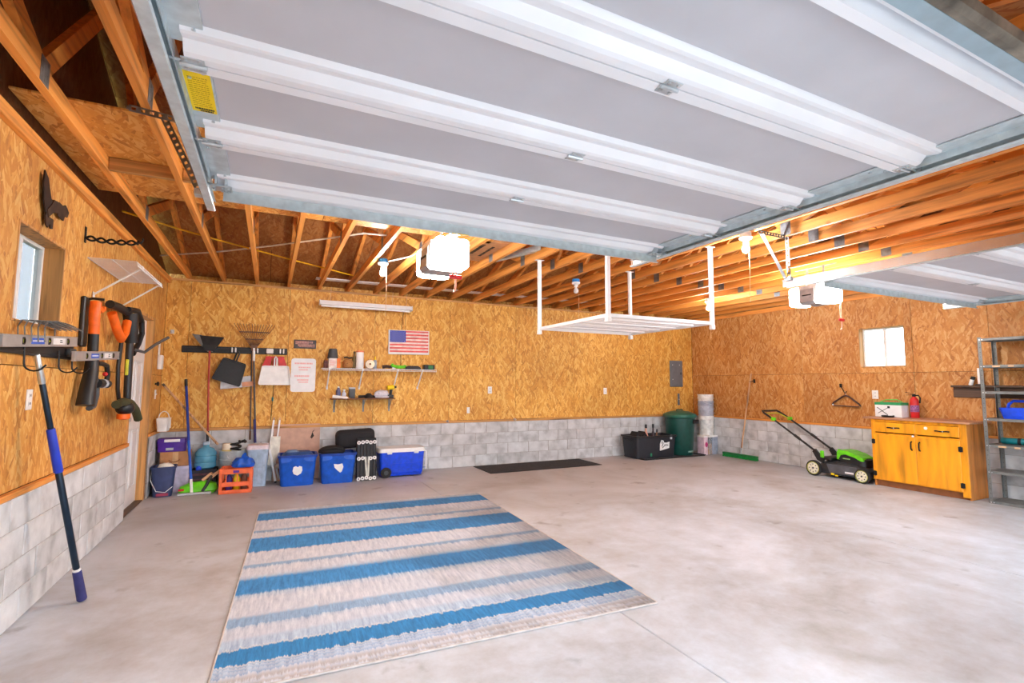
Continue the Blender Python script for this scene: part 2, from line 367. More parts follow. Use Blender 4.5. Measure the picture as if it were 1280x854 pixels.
def wall(name, plane, base, out, u0, u1, holes, mat, seams, zs, block_spans, sign):
    """plane 'y' or 'x': a wall whose room face lies at base; sign = direction from the room into the wall"""
    bm = NB()
    def bx(bm, r, d0, d1, rr=0.):
        a, b, c, d = r; lo, hi = sorted((base+sign*d0, base+sign*d1))
        if plane == 'y': box(bm, (a, lo, b), (c, hi, d), rr, 1)
        else: box(bm, (lo, a, b), (hi, c, d), rr, 1)
    e = .15 if name == 'wall_back' else 0
    for r in split((u0-e, 0, u1+e, H), holes): bx(bm, r, .013, .15)
    w = struct(mk(name, bm, SHADOWB))
    for a, b in block_spans:
        bm = NB(); bx(bm, (a, 0, b, B), -.0255, .0128); mk('mortar_bed', bm, MORTAR, w)
    us = [u0]+[s for s in seams if u0 < s < u1]+[u1]
    for a, b in zip(us, us[1:]):
        for c, d in zip(zs, zs[1:]):
            for r in split((a+.002, c+.002, b-.002, d-.002), holes):
                bm = NB(); bx(bm, r, 0, .0125, .0015); mk('osb_panel', bm, mat, w)
    for a, b in block_spans:
        if plane == 'y': blocks(w, a, b, lambda p, q: ((p, base-.03, 0), 0.))
        elif sign < 0: blocks(w, a, b, lambda p, q: ((base+.03, p, 0), PI/2))
        else: blocks(w, a, b, lambda p, q: ((base-.03, q, 0), -PI/2))
        bm = NB(); bx(bm, (a, B, b, B+.034), -.034, .0, .003)
        mk('sill_board', bm, {'y': LUMX, 'x': LUM}[plane], w)
    return w
ZS = [B+.034, H]
wb = wall('wall_back', 'y', 0., 0, 0, W, [], OSBX, [.27+1.22*i for i in range(9)], ZS, [(0, W)], 1)
LWIN = (-4.28, 1.69, -3.6, 2.25); LDOOR = (-1.64, 0, -.7, 2.12)
wl = wall('wall_left', 'x', 0., 0, -7.55, 0, [LWIN, LDOOR], OSBY, [-6.1, -4.88, -3.4, -2.44, -1.7], [B+.034, 1.45, H], [(-7.55, -1.65), (-.66, 0)], -1)
RWIN = (-3.965, 1.63, -3.345, 2.23)
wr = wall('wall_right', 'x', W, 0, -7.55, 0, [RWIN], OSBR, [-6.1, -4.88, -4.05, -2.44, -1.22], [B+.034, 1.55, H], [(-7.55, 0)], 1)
D1, D2 = (.94, 3.77), (5.56, 8.44)
wf = wall('wall_front', 'y', -7.55, 0, -.15, W+.15, [(D1[0], 0, D1[1], 2.14), (D2[0], 0, D2[1], 2.14)], OSBX, [.9, 3.8, 5.5, 8.5], [0, 2.14, H], [], -1)
for nm, x0, x1 in (('left', 0, .038), ('right', W-.038, W)):
    bm = NB(); box(bm, (x0, -7.55, H-.075), (x1, 0, H-.0), .003, 1); mk('top_plate', bm, LUM, {'left': wl, 'right': wr}[nm])
bm = NB(); box(bm, (.04, -.02, H-.03), (W-.04, .0, H), .003, 1); mk('top_plate', bm, LUMX, wb)

# ------------------------------------------------------------------ roof: trusses, sheathing, gables, attic deck
ceil = bpy.data.objects.new('ceiling', None); COL.objects.link(ceil); ceil['kind'] = 'structure'
SL = 1/3.; YM = -3.775; YE = -7.55
def ztop(y): return H+.10+SL*(y*-1 if y > YM else y-YE)
def tm(p, q, w=.04, h=.089):
    bm = NB(); beam(bm, p, q, w, h); return bm
JF, JN = -2.7, -4.88
def nail_plate():
    bm = NB(); box(bm, (-.0016, -.05, -.062), (.0, .05, .062))
    for i in range(3):
        for k in range(4): box(bm, (-.0026, -.038+i*.03, -.052+k*.029), (-.0016, -.026+i*.03, -.034+k*.029))
    return mk('nail_plate', bm, GALVD)
tr0 = None
TX = [.236+.4095*i for i in range(23)]
for i, x in enumerate(TX):
    tr = bpy.data.objects.new('roof_truss', None); COL.objects.link(tr); tr.parent = ceil; tr.location = (x, 0, 0)
    if tr0 is None:
        tr0 = tr
        mk('bottom_chord', tm((0, .0, H+.045), (0, YE, H+.045)), LUM, tr)
        for a, b in ((0.25, YM), (YE-.25, YM)): mk('top_chord', tm((0, a, ztop(a)-.047/.95), (0, b, ztop(b)-.047/.95)), LUM, tr)
        for a, b in ((JF, YM), (JN, YM), (JF, -1.6), (JN, -5.95)):
            mk('web', tm((0, a, H+.075), (0, b, ztop(b)-.12)), LUM, tr)
        for y in (JF, JN):
            for s in (-1, 1):
                p = nail_plate(); p.parent = tr; p.location = (s*.0205, y, H+.068); p.rotation_euler = (0, 0, 0 if s < 0 else PI)
    else:
        for ch in tr0.children:
            c = ch.copy(); COL.objects.link(c); c.parent = tr
for side in (0, 1):
    n = 0
    ya = .3; yb = YM
    s0 = 0.; tot = (ya-yb); rows = 4
    for r in range(rows):
        y0 = ya-tot*r/rows; y1 = ya-tot*(r+1)/rows
        xs = [-.3] + [(.0 if r % 2 else 1.22)+2.44*k for k in range(5)] + [W+.3]
        xs = sorted({round(v, 3) for v in xs if -.3 <= v <= W+.3})
        for x0, x1 in zip(xs, xs[1:]):
            if x1-x0 < .05: continue
            f = (lambda y: y) if side == 0 else (lambda y: 2*YM-y)
            bm = NB(); g = .003
            pr = [(f(y0-g), ztop(y0)), (f(y1+g), ztop(y1)), (f(y1+g), ztop(y1)+.014), (f(y0-g), ztop(y0)+.014)]
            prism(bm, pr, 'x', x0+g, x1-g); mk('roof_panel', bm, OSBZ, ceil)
FELT = pm('roof_felt', (40, 38, 38), .95)
for y0, y1 in ((.42, YM), (2*YM-.42, YM)):
    bm = NB(); za = ztop(.42); prism(bm, [(y0, za+.016), (y1, ztop(YM)+.016), (y1, ztop(YM)+.07), (y0, za+.07)], 'x', -.4, W+.4); mk('roof_covering', bm, FELT, ceil)
for nm, x, par in (('left', -.012, wl), ('right', W, wr)):
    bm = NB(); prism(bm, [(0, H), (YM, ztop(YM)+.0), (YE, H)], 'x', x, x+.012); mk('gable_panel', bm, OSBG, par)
# soffit blocking above both long walls, keeps the eaves dark
bm = NB(); box(bm, (0, .08, H+.005), (W, .1, ztop(.1))); mk('eave_board', bm, OSBX, wb)
bm = NB(); box(bm, (0, YE-.1, H), (W, YE-.08, ztop(-.1))); mk('eave_board', bm, OSBX, wf)
for y0, y1 in ((-4.58, -3.83), (-3.82, -3.1)):
    for x0, x1 in ((.02, 1.64), (1.645, 3.3)):
        bm = NB(); box(bm, (x0, y0, H+.091), (x1, y1, H+.103), .001, 1); mk('deck_panel', bm, OSBD, ceil)
bm = NB(); box(bm, (.26, -3.85, H+.004), (.62, -3.81, H+.089), .002, 1); mk('deck_blocking', bm, LUMX, ceil)
bm = NB(); box(bm, (.67, -3.85, H+.004), (1.03, -3.81, H+.089), .002, 1); mk('deck_blocking', bm, LUMX, ceil)

# ------------------------------------------------------------------ windows and side door
def window(n, plane, face, sign, hole, stiles):
    """hole = (y0, z0, y1, z1) in a side wall; sign = direction out of the room"""
    y0, z0, y1, z1 = hole
    bm = NB(); f = face+sign*.1; a, b = sorted((f, f+sign*.045)); t = .032
    for q in ((y0, z0, y1, z0+t), (y0, z1-t, y1, z1), (y0, z0+t, y0+t, z1-t), (y1-t, z0+t, y1, z1-t)): box(bm, (a, q[0], q[1]), (b, q[2], q[3]), .003, 1)
    w = struct(mk('window_%d' % n, bm, WHITEP))
    lo, hi = sorted((face-sign*.004, f))
    for nm, q in (('jamb_board', (y0-.0, z0, y0+.014, z1)), ('jamb_board', (y1-.014, z0, y1, z1)), ('head_board', (y0+.014, z1-.014, y1-.014, z1)), ('stool_board', (y0+.014, z0, y1-.014, z0+.014))):
        bm = NB(); box(bm, (lo, q[0], q[1]), (hi, q[2], q[3]), .002, 1); mk(nm, bm, LUMZ, w)
    ys = [y0+t]+stiles+[y1-t]
    for s in stiles:
        bm = NB(); box(bm, (a, s-.018, z0+t), (b, s+.018, z1-t), .003, 1); mk('sash_stile', bm, WHITEP, w)
    for c, d in zip(ys, ys[1:]):
        bm = NB(); box(bm, (f+sign*.02, c, z0+t), (f+sign*.024, d, z1-t)); mk('pane', bm, GLASS, w)
    return w
w1 = window(1, 'x', 0, -1, LWIN, [-3.94])
bm = NB(); box(bm, (-.152, LWIN[0]+.02, LWIN[1]+.02), (-.150, LWIN[2]-.02, LWIN[3]-.02)); mk('insect_screen', bm, pm('screen_mesh', (96, 102, 108), .8, alpha=.62, var=.1), w1)
window(2, 'x', W, 1, RWIN, [-3.655])
# entry door in the left wall: six-panel slab set back in a timber jamb
bm = NB(); box(bm, (-.10, -1.60, .015), (-.06, -.735, 2.08), .002, 1); dr = struct(mk('door_1', bm, WHITE))
for (ya, yb) in ((-1.50, -1.21), (-1.13, -.84)):
    for (za, zb) in ((.2, .85), (1.0, 1.6), (1.72, 1.95)):
        bm = NB(); t = .022
        for q in ((ya, za, yb, za+t), (ya, zb-t, yb, zb), (ya, za, ya+t, zb), (yb-t, za, yb, zb)): box(bm, (-.062, q[0], q[1]), (-.052, q[2], q[3]), .004, 1)
        box(bm, (-.062, ya+.05, za+.05), (-.054, yb-.05, zb-.05), .004, 1)
        mk('door_panel', bm, WHITE, dr)
for q in ((-1.64, 0, -1.602, 2.12), (-.733, 0, -.66, 2.12), (-1.602, 2.085, -.733, 2.12)):
    bm = NB(); box(bm, (-.12, q[0], q[1]), (.012, q[2], q[3]), .003, 1); mk('door_jamb', bm, LUMZ, dr)
bm = NB(); lathe(bm, [(.026, 0), (.026, .006), (.01, .012), (.01, .035), (.026, .045), (.028, .06), (.02, .072), (.004, .075)], (-.06, -1.54, .98), 14, 'x'); mk('door_knob', bm, STEEL, dr, True)
bm = NB(); box(bm, (-.12, -1.602, 0), (.01, -.733, .014), .003, 1); mk('threshold', bm, DARKW, dr)

# ------------------------------------------------------------------ overhead garage doors with their tracks
def garage_door(x0, wd, zb, label):
    """four steel sections lying open overhead; local origin = left front corner of the panel underside"""
    g = T('garage_door', label, 'garage door', (x0, -7.26, zb))
    L = .533
    prof = [(.003, .052), (.003, 0), (.046, 0), (.05, .04), (.40, .04), (.412, .022), (.425, .02), (.462, .03), (.485, .004), (.50, 0), (.530, 0), (.530, .052)]
    bm = NB(); prism(bm, prof, 'x', .03, wd-.03); first = mk('door_section', bm, DOORW, g)
    INS = pm('insulation_grey', (196, 196, 201), .5, var=.03, scale=3)
    bm = NB(); box(bm, (.086, .052, .0375), (wd-.086, .398, .0398)); ins = None
    for k in range(4):
        s = first if k == 0 else inst(first, 'door_section', (0, k*L, 0), g)
        if ins is None: ins = mk('insulation_panel', bm, INS, s)
        else: inst(ins, 'insulation_panel', (0, 0, 0), s)
        for e in (0, 1):
            xa, xb = ((.0, .085) if e == 0 else (wd-.085, wd))
            bm = NB(); box(bm, (xa, .05, .030), (xb, L-.05, .036), .001, 1); box(bm, ((xa if e == 0 else xb-.003), .004, .0), ((xa+.003 if e == 0 else xb), L-.004, .05))
            mk('end_stile', bm, GALV, s)
            bm = NB()
            for q in (.09, .13, .41): lathe(bm, [(.006, 0), (.006, -.006), (.002, -.007)], ((xa+xb)/2+.02*(-1 if q == .13 else 1), q, .03), 6)
            mk('rivets', bm, STEEL, s, kind='stuff')
        for xx in ((.05, wd/2, wd-.05) if k < 3 else ()):
            bm = NB(); box(bm, (xx-.03, L-.03, -.004), (xx+.03, L+.035, .0), .001, 1); lathe(bm, [(.007, -.035), (.007, .035)], (xx, L+.002, -.006), 8, 'x')
            for a in (-.018, .018):
                for b in (-.018, .02): lathe(bm, [(.006, 0), (.005, -.005)], (xx+a, L+b, -.004), 6)
            mk('hinge', bm, STEEL, s)
        for e in (0, 1):                       # rollers at both ends of each section
            dx = -1 if e == 0 else 1; xe = 0 if e == 0 else wd
            bm = NB(); lathe(bm, [(.005, 0), (.005, .10)], (xe-dx*.06 if dx > 0 else xe-.04, L-.0 if k < 3 else L-.05, .004), 8, 'x')
            lathe(bm, [(.022, 0), (.024, .004), (.024, .012), (.022, .016)], (xe+(.028 if dx > 0 else -.044), L-.0 if k < 3 else L-.05, .004), 14, 'x'); mk('roller', bm, STEEL, s, True)
    bm = NB(); prism(bm, [(2.132, .055), (2.132, -.052), (2.122, -.058), (2.108, -.058), (2.108, -.054), (2.126, -.05), (2.126, .03), (2.085, .03), (2.085, .055)], 'x', .05, wd+.01)
    mk('top_strut', bm, GALV, g)
    bm = NB(); prism(bm, [(-.012, .05), (-.012, -.012), (.03, -.012), (.03, -.004), (-.002, 0), (-.002, .05)], 'x', .02, wd-.02); mk('bottom_rail', bm, pm('rail_blue_grey', (160, 182, 192), .45, .3, .06), g)
    bm = NB(); prism(bm, [(.06, .045), (.075, -.015), (.105, -.015), (.12, .045)], 'x', .02, wd-.02); mk('stiffening_strut', bm, DOORW, g)
    bm = NB(); prism(bm, [(-.012, .045), (-.04, .04), (-.052, .02), (-.046, -.004), (-.03, -.014), (-.012, -.01)], 'x', .0, wd); mk('bottom_seal', bm, pm('dirty_seal', (120, 112, 100), .9, var=.45, scale=9), g, True)
    for xx in (.0, wd-.09):
        bm = NB(); box(bm, (xx, 2.05, -.012), (xx+.09, 2.12, -.006), .001, 1); box(bm, (xx+.02, 2.03, -.006), (xx+.03, 2.12, .03)); box(bm, (xx+.06, 2.03, -.006), (xx+.07, 2.12, .03))
        for a in (.015, .05, .075):
            lathe(bm, [(.008, 0), (.007, -.007)], (xx+a, 2.07, -.012), 6); lathe(bm, [(.008, 0), (.007, -.007)], (xx+a, 2.105, -.012), 6)
        mk('top_bracket', bm, STEEL, g)
    bm = NB(); box(bm, (.33*wd+.3, 2.098, -.060), (.33*wd+.40, 2.112, -.0585)); mk('yellow_sticker', bm, YEL, g)
    return g
G1 = garage_door(.98, 2.75, 2.29, 'white steel overhead garage door open above the blue striped rug')
G2 = garage_door(5.62, 2.78, 2.29, 'white steel overhead garage door open on the right, above the orange cabinet side')
# yellow safety label on the second section's left stile of the near door
sec = [c for c in G1.children if c.name.startswith('door_section')][2]
bm = NB(); box(bm, (.006, .10, .0285), (.080, .35, .0299)); lab = mk('warning_label', bm, YEL, sec)
def pl_label(z):
    def f(bm, u0, v0, u1, v1): box(bm, (u0, v0, z-.0006), (u1, v1, z))
    return f
bm = NB(); rg = random.Random(4)
for i in range(15):
    y = .125+i*.0128; x = .014
    while x < .066: d = rg.uniform(.004, .014); box(bm, (x, y, .0280), (min(x+d, .07), y+.004, .0285)); x += d+.002
mk('fine_print', bm, pm('faint_ink', (196, 160, 14), .7, var=0), sec, kind='stuff')
bm = NB(); x = .016
for i in range(9): d = rg.uniform(.003, .007); box(bm, (x, .322, .0278), (x+d, .332, .0285)); x += d+.0012
x = .03
for i in range(7): d = rg.uniform(.003, .008); box(bm, (x, .337, .0278), (x+d, .346, .0285)); x += d+.001
mk('label_heading', bm, INK, sec)

def track(x, label, side, ye=-4.84):
    """C-section roller track with its bolted angle; side = +1 opens to the right"""
    g = T('door_track', label, 'door track', (x, 0, 2.294))
    s = side
    pr = [(-.004*s, -.028), (.03*s, -.028), (.034*s, -.02), (.031*s, -.02), (.028*s, -.025), (.0, -.025), (.0, .025), (.028*s, .025), (.031*s, .02), (.034*s, .02), (.03*s, .028), (-.004*s, .028)]
    bm = NB(); prism(bm, pr, 'y', -7.15, ye); mk('channel', bm, GALV, g)
    pts = [(-.0, -7.15+math.sin(a)*-.3, -.3+math.cos(a)*.3) for a in [i*PI/16 for i in range(9)]]+[(0, -7.45, -2.2)]
    bm = NB()
    for p, q in zip(pts, pts[1:]): beam(bm, p, q, .034, .05, (1, 0, 0))
    mk('vertical_track', bm, GALV, g)
    bm = NB(); xx = -.006*s
    a, b = sorted((xx, xx-.003*s)); box(bm, (a, -6.95, -.02), (b, ye+.03, .05)); a, b = sorted((xx, xx-.008*s)); box(bm, (a, -6.95, .047), (b, ye+.03, .05))
    mk('track_angle', bm, pm('track_steel', (205, 205, 205), .25, .9, .05), g)
    bm = NB()
    for y in [ye-.1-.45*k for k in range(5)]: lathe(bm, [(.008, 0), (.007, .006)], (0.0 if s > 0 else -.006, y, -.004), 6, 'x')
    mk('track_bolts', bm, STEEL, g, kind='stuff')
    return g
track(.94, 'galvanised roller track along the left edge of the near overhead door', 1)
track(3.77, 'galvanised roller track along the right edge of the near overhead door', -1)
track(5.575, 'galvanised roller track along the left edge of the far right overhead door', 1)
track(8.445, 'galvanised roller track on the right edge of the far right overhead door', -1)
def perf(bm, p, q, up=(0, 0, 1), w=.034):
    """perforated angle iron drawn as two rails with rungs, so the slots are real holes"""
    p, q = Vector(p), Vector(q); d = (q-p); L = d.length; d.normalize(); s = d.cross(Vector(up)).normalized()
    for e in (-1, 1): beam(bm, p+s*e*w*.36, q+s*e*w*.36, w*.28, .003, up)
    n = max(2, int(L/.036))
    for i in range(n+1): beam(bm, p+d*(L*i/n)-s*w*.3, p+d*(L*i/n)+s*w*.3, .020, .003, up)
    n2 = Vector(up).cross(s); 
    return bm
def hanger(label, top0, top1, foot):
    g = T('track_hanger', label, 'bracket', (0, 0, 0))
    bm = NB(); perf(bm, top0, top1, (0, -1, 0)); mk('cross_angle', bm, GALVD, g)
    bm = NB(); perf(bm, (top1[0]-(.08 if top1[0] < 1 else 0), top1[1], top1[2]), foot, (1, .2, 0) if top1[0] > 1 else (-.3, -1, 0)); mk('drop_angle', bm, GALVD, g)
    bm = NB(); box(bm, (foot[0]-.02, foot[1]-.025, foot[2]-.03), (foot[0]+.02, foot[1]+.025, foot[2]+.004), .002, 1); mk('clip', bm, GALV, g)
hanger('perforated steel angle hanging the left track end from the truss', (.58, -4.87, H-.02), (.80, -4.83, H-.02), (.908, -4.95, 2.33))
hanger('perforated steel angle hanging the right track of the near door', (3.5, -4.95, H-.003), (3.9, -4.95, H-.003), (3.79, -4.95, 2.37))
hanger('perforated steel hanger beside the lit bulb at the far door track', (5.2, -4.86, H-.003), (5.58, -4.86, H-.003), (5.56, -4.88, 2.36))
hanger('perforated steel hanger at the far right door track end', (8.3, -4.9, H-.003), (8.6, -4.9, H-.003), (8.46, -4.92, 2.37))
g = T('track_brace', 'bright diagonal steel brace from truss to far door track end', 'bracket', (0, 0, 0))
bm = NB(); beam(bm, (5.24, -4.86, H-.02), (5.545, -4.86, 2.34), .03, .004); mk('brace_bar', bm, STEEL, g)
bm = NB(); lathe(bm, [(.011, -.008), (.011, .008)], (5.26, -4.86, H-.035), 6, 'y'); mk('bolt', bm, STEEL, g)
bm = NB(); lathe(bm, [(.011, -.008), (.011, .008)], (5.53, -4.86, 2.36), 6, 'y'); mk('bolt', bm, STEEL, g)

# ------------------------------------------------------------------ ceiling lights, openers, cables
def ceiling_bulb(x, y, on, blue, label, drop=.0):
    g = T('ceiling_bulb', label, 'light bulb', (x, y, H-drop), 0)
    bm = NB(); lathe(bm, [(.05, 0), (.05, -.035), (.048, -.04)], (0, 0, 0), 16); mk('junction_box', bm, pm('blue_box', (20, 130, 205), .5) if blue else WHITEP, g, True)
    bm = NB(); lathe(bm, [(.055, -.04), (.057, -.05), (.05, -.062), (.026, -.075), (.024, -.1)], (0, 0, 0), 18); mk('lamp_holder', bm, WHITEP, g, True)
    bm = NB(); lathe(bm, [(.013, -.098), (.016, -.115), (.029, -.14), (.031, -.158), (.026, -.177), (.014, -.188), (.002, -.191)], (0, 0, 0), 16); mk('bulb', bm, BULBM if on else BULB0, g, True)
    bm = NB(); tube(bm, [(.04, 0, -.06), (.043, 0, -.3), (.043, .005, -.62)], .0022, 5); ball(bm, (.043, .005, -.63), .006, seg=6); mk('pull_string', bm, ROPE, g)
    return g
ceiling_bulb(2.359, -2.28, True, True, 'lit bulb with blue box on the truss left of the near garage opener')
ceiling_bulb(4.87, -2.36, False, True, 'unlit white bulb with blue box above the hanging wire rack')
ceiling_bulb(5.12, -4.78, True, False, 'lit bulb beside the end of the near overhead door')
ceiling_bulb(7.575, -2.09, True, False, 'lit bulb seen just behind the right post of the hanging rack')

def opener(x, y, z, rot, label):
    """boxy motor head, light lenses on both sides, chin panel, rail and hanging straps"""
    g = T('garage_opener', label, 'garage opener', (x, y, z), rot)
    bm = NB(); box(bm, (-.115, -.14, .03), (.115, .13, .236), .02, 2); mk('housing', bm, LGREY, g, True)
    bm = NB(); prism(bm, [(-.145, .19), (-.155, .04), (-.13, .012), (.12, .012), (.135, .06), (.135, .19)], 'x', -.085, .085); mk('face_panel', bm, pm('opener_grey', (160, 158, 160), .45), g)
    for s in (-1, 1):
        bm = NB(); x0, x1 = sorted((s*.117, s*.25)); box(bm, (x0, -.135, .01), (x1, .125, .235), .035, 3); mk('light_lens', bm, LENSM, g, True)
    bm = NB(); glyphs(bm, lambda b, u0, v0, u1, v1: box(b, (-.06+u0, -.156, .105+v0), (-.06+u1, -.1475, .105+v1)), .12, .022, 1, 3); mk('lettering', bm, INK, g, kind='stuff')
    bm = NB(); box(bm, (-.1, -.02, .238), (2.95, .02, .272), .003, 1); mk('rail', bm, GALV, g)
    for s in (-1, 1):
        bm = NB(); beam(bm, (s*.1, .02, .19), (s*.1, .02, H-z+.02), .028, .003, (0, 1, 0)); mk('strap', bm, GALVD, g)
    bm = NB(); beam(bm, (-.25, .02, H-z+.005), (.25, .02, H-z+.005), .03, .004); mk('cross_strap', bm, GALVD, g)
    return g
opener(2.42, -4.25, 2.185, -PI/2+.04, 'near garage door opener with glowing lenses under the trusses')
opener(7.0, -4.2, 2.29, -PI/2-.03, 'far garage door opener with glowing lenses, behind the second door')
def release_cord(x, y, z, n, label, hand=True):
    g = T('release_cord', label, 'cord', (x, y, z))
    bm = NB(); tube(bm, [(-.004, 0, 0), (-.012, 0, -.12), (-.02, 0, -n)], .004, 6); tube(bm, [(.004, 0, 0), (.006, 0, -.12), (.004, 0, -n)], .004, 6); mk('rope', bm, pm('pink_rope', (246, 176, 150), .85), g)
    bm = NB(); box(bm, (-.045, -.008, -n-.03), (.05, .008, -n), .007, 2); mk('handle', bm, RED, g, True)
    bm = NB(); tube(bm, [(0, 0, -n-.03), (.004, 0, -n-.07), (.0, .003, -n-.11), (-.014, 0, -n-.125)], .008, 6); mk('tail', bm, pm('pink_rope', (246, 176, 150)), g)
release_cord(2.425, -4.535, 2.421, .29, 'pink rope with red handle hanging below the near opener')
release_cord(6.99, -4.49, 2.526, .42, 'pink rope with red handle hanging below the far opener')
def cable(name, label, pts, m, r=.006):
    bm = NB(); tube(bm, pts, r, 6); tag(mk(name, bm, m, smooth=True), label, 'cable')
cable('electric_cable', 'yellow cable crossing above the bottom chords at back left', [(.05, -2.55, H+.1), (.4, -2.2, H+.096), (.75, -1.9, H+.097), (1.4, -1.4, H+.097), (2.25, -.78, H+.097)], CABY, .009)
cable('electric_cable', 'white cable crossing the trusses towards the lit bulb', [(.05, -.87, H+.1), (.6, -1.3, H+.098), (1.2, -1.9, H+.098), (1.7, -2.45, H+.098), (2.05, -2.85, H+.098), (2.36, -2.9, H+.098)], CABW, .009)
cable('electric_cable', 'short pale cable from the lit bulb to the near opener', [(2.41, -2.28, H-.02), (2.6, -2.6, H-.01), (2.66, -3.2, H-.01), (2.6, -4.0, H-.02), (2.56, -4.15, 2.5)], CABW, .007)
bm = NB(); box(bm, (1.80, -.42, H+.0905), (8.6, -.27, H+.105), .002, 1); tag(mk('white_plank', bm, WHITE), 'long white trim plank lying across the trusses along the back wall', 'plank')
g = T('cardboard_carton', 'flat brown carton with black print lying on the trusses', 'box', (3.35, -2.75, H+.091), 0)
bm = NB(); box(bm, (-.24, -.42, 0), (.24, .42, .07), .004, 1); mk('carton', bm, CARD, g)
bm = NB(); glyphs(bm, lambda b, u0, v0, u1, v1: box(b, (-.05-v1, -.33+u0, -.0015), (-.05-v0, -.33+u1, 0)), .5, .12, 1, 9, .9); glyphs(bm, lambda b, u0, v0, u1, v1: box(b, (.08-v1, -.3+u0, -.0015), (.08-v0, -.3+u1, 0)), .55, .06, 1, 10); mk('print', bm, INK, g, kind='stuff')
g = T('steel_bracket', 'grey steel bracket bar lying on the trusses right of the carton', 'bracket', (3.79, -2.75, H+.091), .35)
bm = NB(); box(bm, (-.03, -.4, 0), (.03, .35, .004)); box(bm, (-.03, -.4, .004), (-.026, .35, .06)); mk('angle_bar', bm, GALV, g)

# ------------------------------------------------------------------ hanging ceiling rack
RX0, RX1, RY0, RY1, RZ = 3.94, 5.21, -4.29, -3.04, 1.985
g = T('ceiling_rack', 'white wire storage rack hanging on four posts from the trusses', 'rack', (0, 0, 0))
for px, py in ((RX0, RY0), (RX0, RY1), (RX1, RY0), (RX1, RY1)):
    p = None; bm = NB(); box(bm, (px-.018, py-.018, RZ-.045), (px+.018, py+.018, H-.003), .003, 1); p = mk('post', bm, WHITE, g)
    bm = NB(); box(bm, (px-.05, py-.025, H-.004), (px+.05, py+.025, H-.0005), .001, 1); mk('foot_plate', bm, WHITE, p)
    bm = NB(); box(bm, (px-.022, py-.022, RZ-.075), (px+.022, py+.022, RZ-.03), .006, 2); mk('end_cap', bm, WHITEP, p)
for a, b in (((RX0, RY0), (RX1, RY0)), ((RX0, RY1), (RX1, RY1)), ((RX0, RY0), (RX0, RY1)), ((RX1, RY0), (RX1, RY1))):
    bm = NB(); beam(bm, (*a, RZ-.012), (*b, RZ-.012), .012, .03); mk('side_rail', bm, WHITE, g)
for k in range(1, 5):
    y = RY0+(RY1-RY0)*k/5
    bm = NB(); beam(bm, (RX0, y, RZ-.012), (RX1, y, RZ-.012), .03, .014); mk('cross_bar', bm, WHITE, g)
bm = NB()
for k in range(50):
    x = RX0+(RX1-RX0)*(k+.5)/50; tube(bm, [(x, RY0, RZ+.002), (x, RY1, RZ+.002)], .0026, 4)
for k in range(13):
    y = RY0+(RY1-RY0)*(k+.5)/13; tube(bm, [(RX0, y, RZ-.003), (RX1, y, RZ-.003)], .003, 4)
mk('wire_grid', bm, WHITE, g, kind='stuff')

# ------------------------------------------------------------------ left wall
g = T('bird_ornament', 'dark metal flying bird ornament above the left window', 'ornament', (.012, -3.87, 2.42), (0, 0, 0))
body = [(.19, .11), (.165, .055), (.13, .05), (.11, .02), (.05, -.01), (.02, -.10), (-.045, -.135), (-.10, -.12), (-.14, -.075), (-.10, -.06), (-.075, .0), (-.06, .03), (-.10, .06), (-.16, .14), (-.19, .16), (-.17, .08), (-.115, .0), (-.02, .055), (.06, .085), (.12, .08), (.15, .085)]
bm = NB(); prism(bm, [(-.115, -.07), (-.05, -.02), (.03, .0), (.05, .035), (.005, .065), (-.05, .06), (-.09, .015), (-.14, -.03)], 'x', 0, .016); mk('body', bm, pm('bronze', (70, 52, 40), .55, .4, .3), g)
bm = NB(); prism(bm, [(-.05, .03), (-.09, .06), (-.15, .16), (-.205, .19), (-.21, .12), (-.19, .02), (-.15, -.05), (-.11, -.03), (-.07, .0)], 'x', .004, .012); mk('raised_wing', bm, pm('bronze_dark', (46, 34, 28), .55, .4, .3), g)
bm = NB(); prism(bm, [(-.02, .05), (.04, .075), (.10, .07), (.15, .09), (.21, .06), (.19, .02), (.15, .02), (.13, -.02), (.08, -.02), (.04, -.01)], 'x', .004, .012); mk('spread_wing', bm, pm('bronze', (70, 52, 40)), g)
bm = NB(); prism(bm, [(-.13, -.03), (-.10, -.06), (-.03, -.06), (-.03, -.12), (-.06, -.125), (-.08, -.1), (-.1, -.13), (-.13, -.12), (-.15, -.07)], 'x', .004, .012); mk('tail', bm, pm('bronze', (70, 52, 40)), g)
# twisted wrought-iron hook
g = T('iron_hook', 'black twisted wrought iron hanger high on the left wall', 'hook', (.002, -3.25, 2.44))
bm = NB(); box(bm, (0, -.012, -.06), (.006, .018, .06), .002, 1); mk('back_plate', bm, IRON, g)
for ph in (0, PI):
    bm = NB(); tube(bm, [(.005+.32*i/40, .0+.012*math.cos(ph+i*.42), -.02-.012*math.sin(i/40*PI)+.016*math.sin(ph+i*.42)) for i in range(41)], .008, 6); mk('twisted_bar', bm, IRON, g, True)
bm = NB(); tube(bm, [(.325, 0, -.02), (.34, 0, -.018), (.35, 0, 0), (.346, 0, .016)], .007, 6); mk('tip', bm, IRON, g, True)
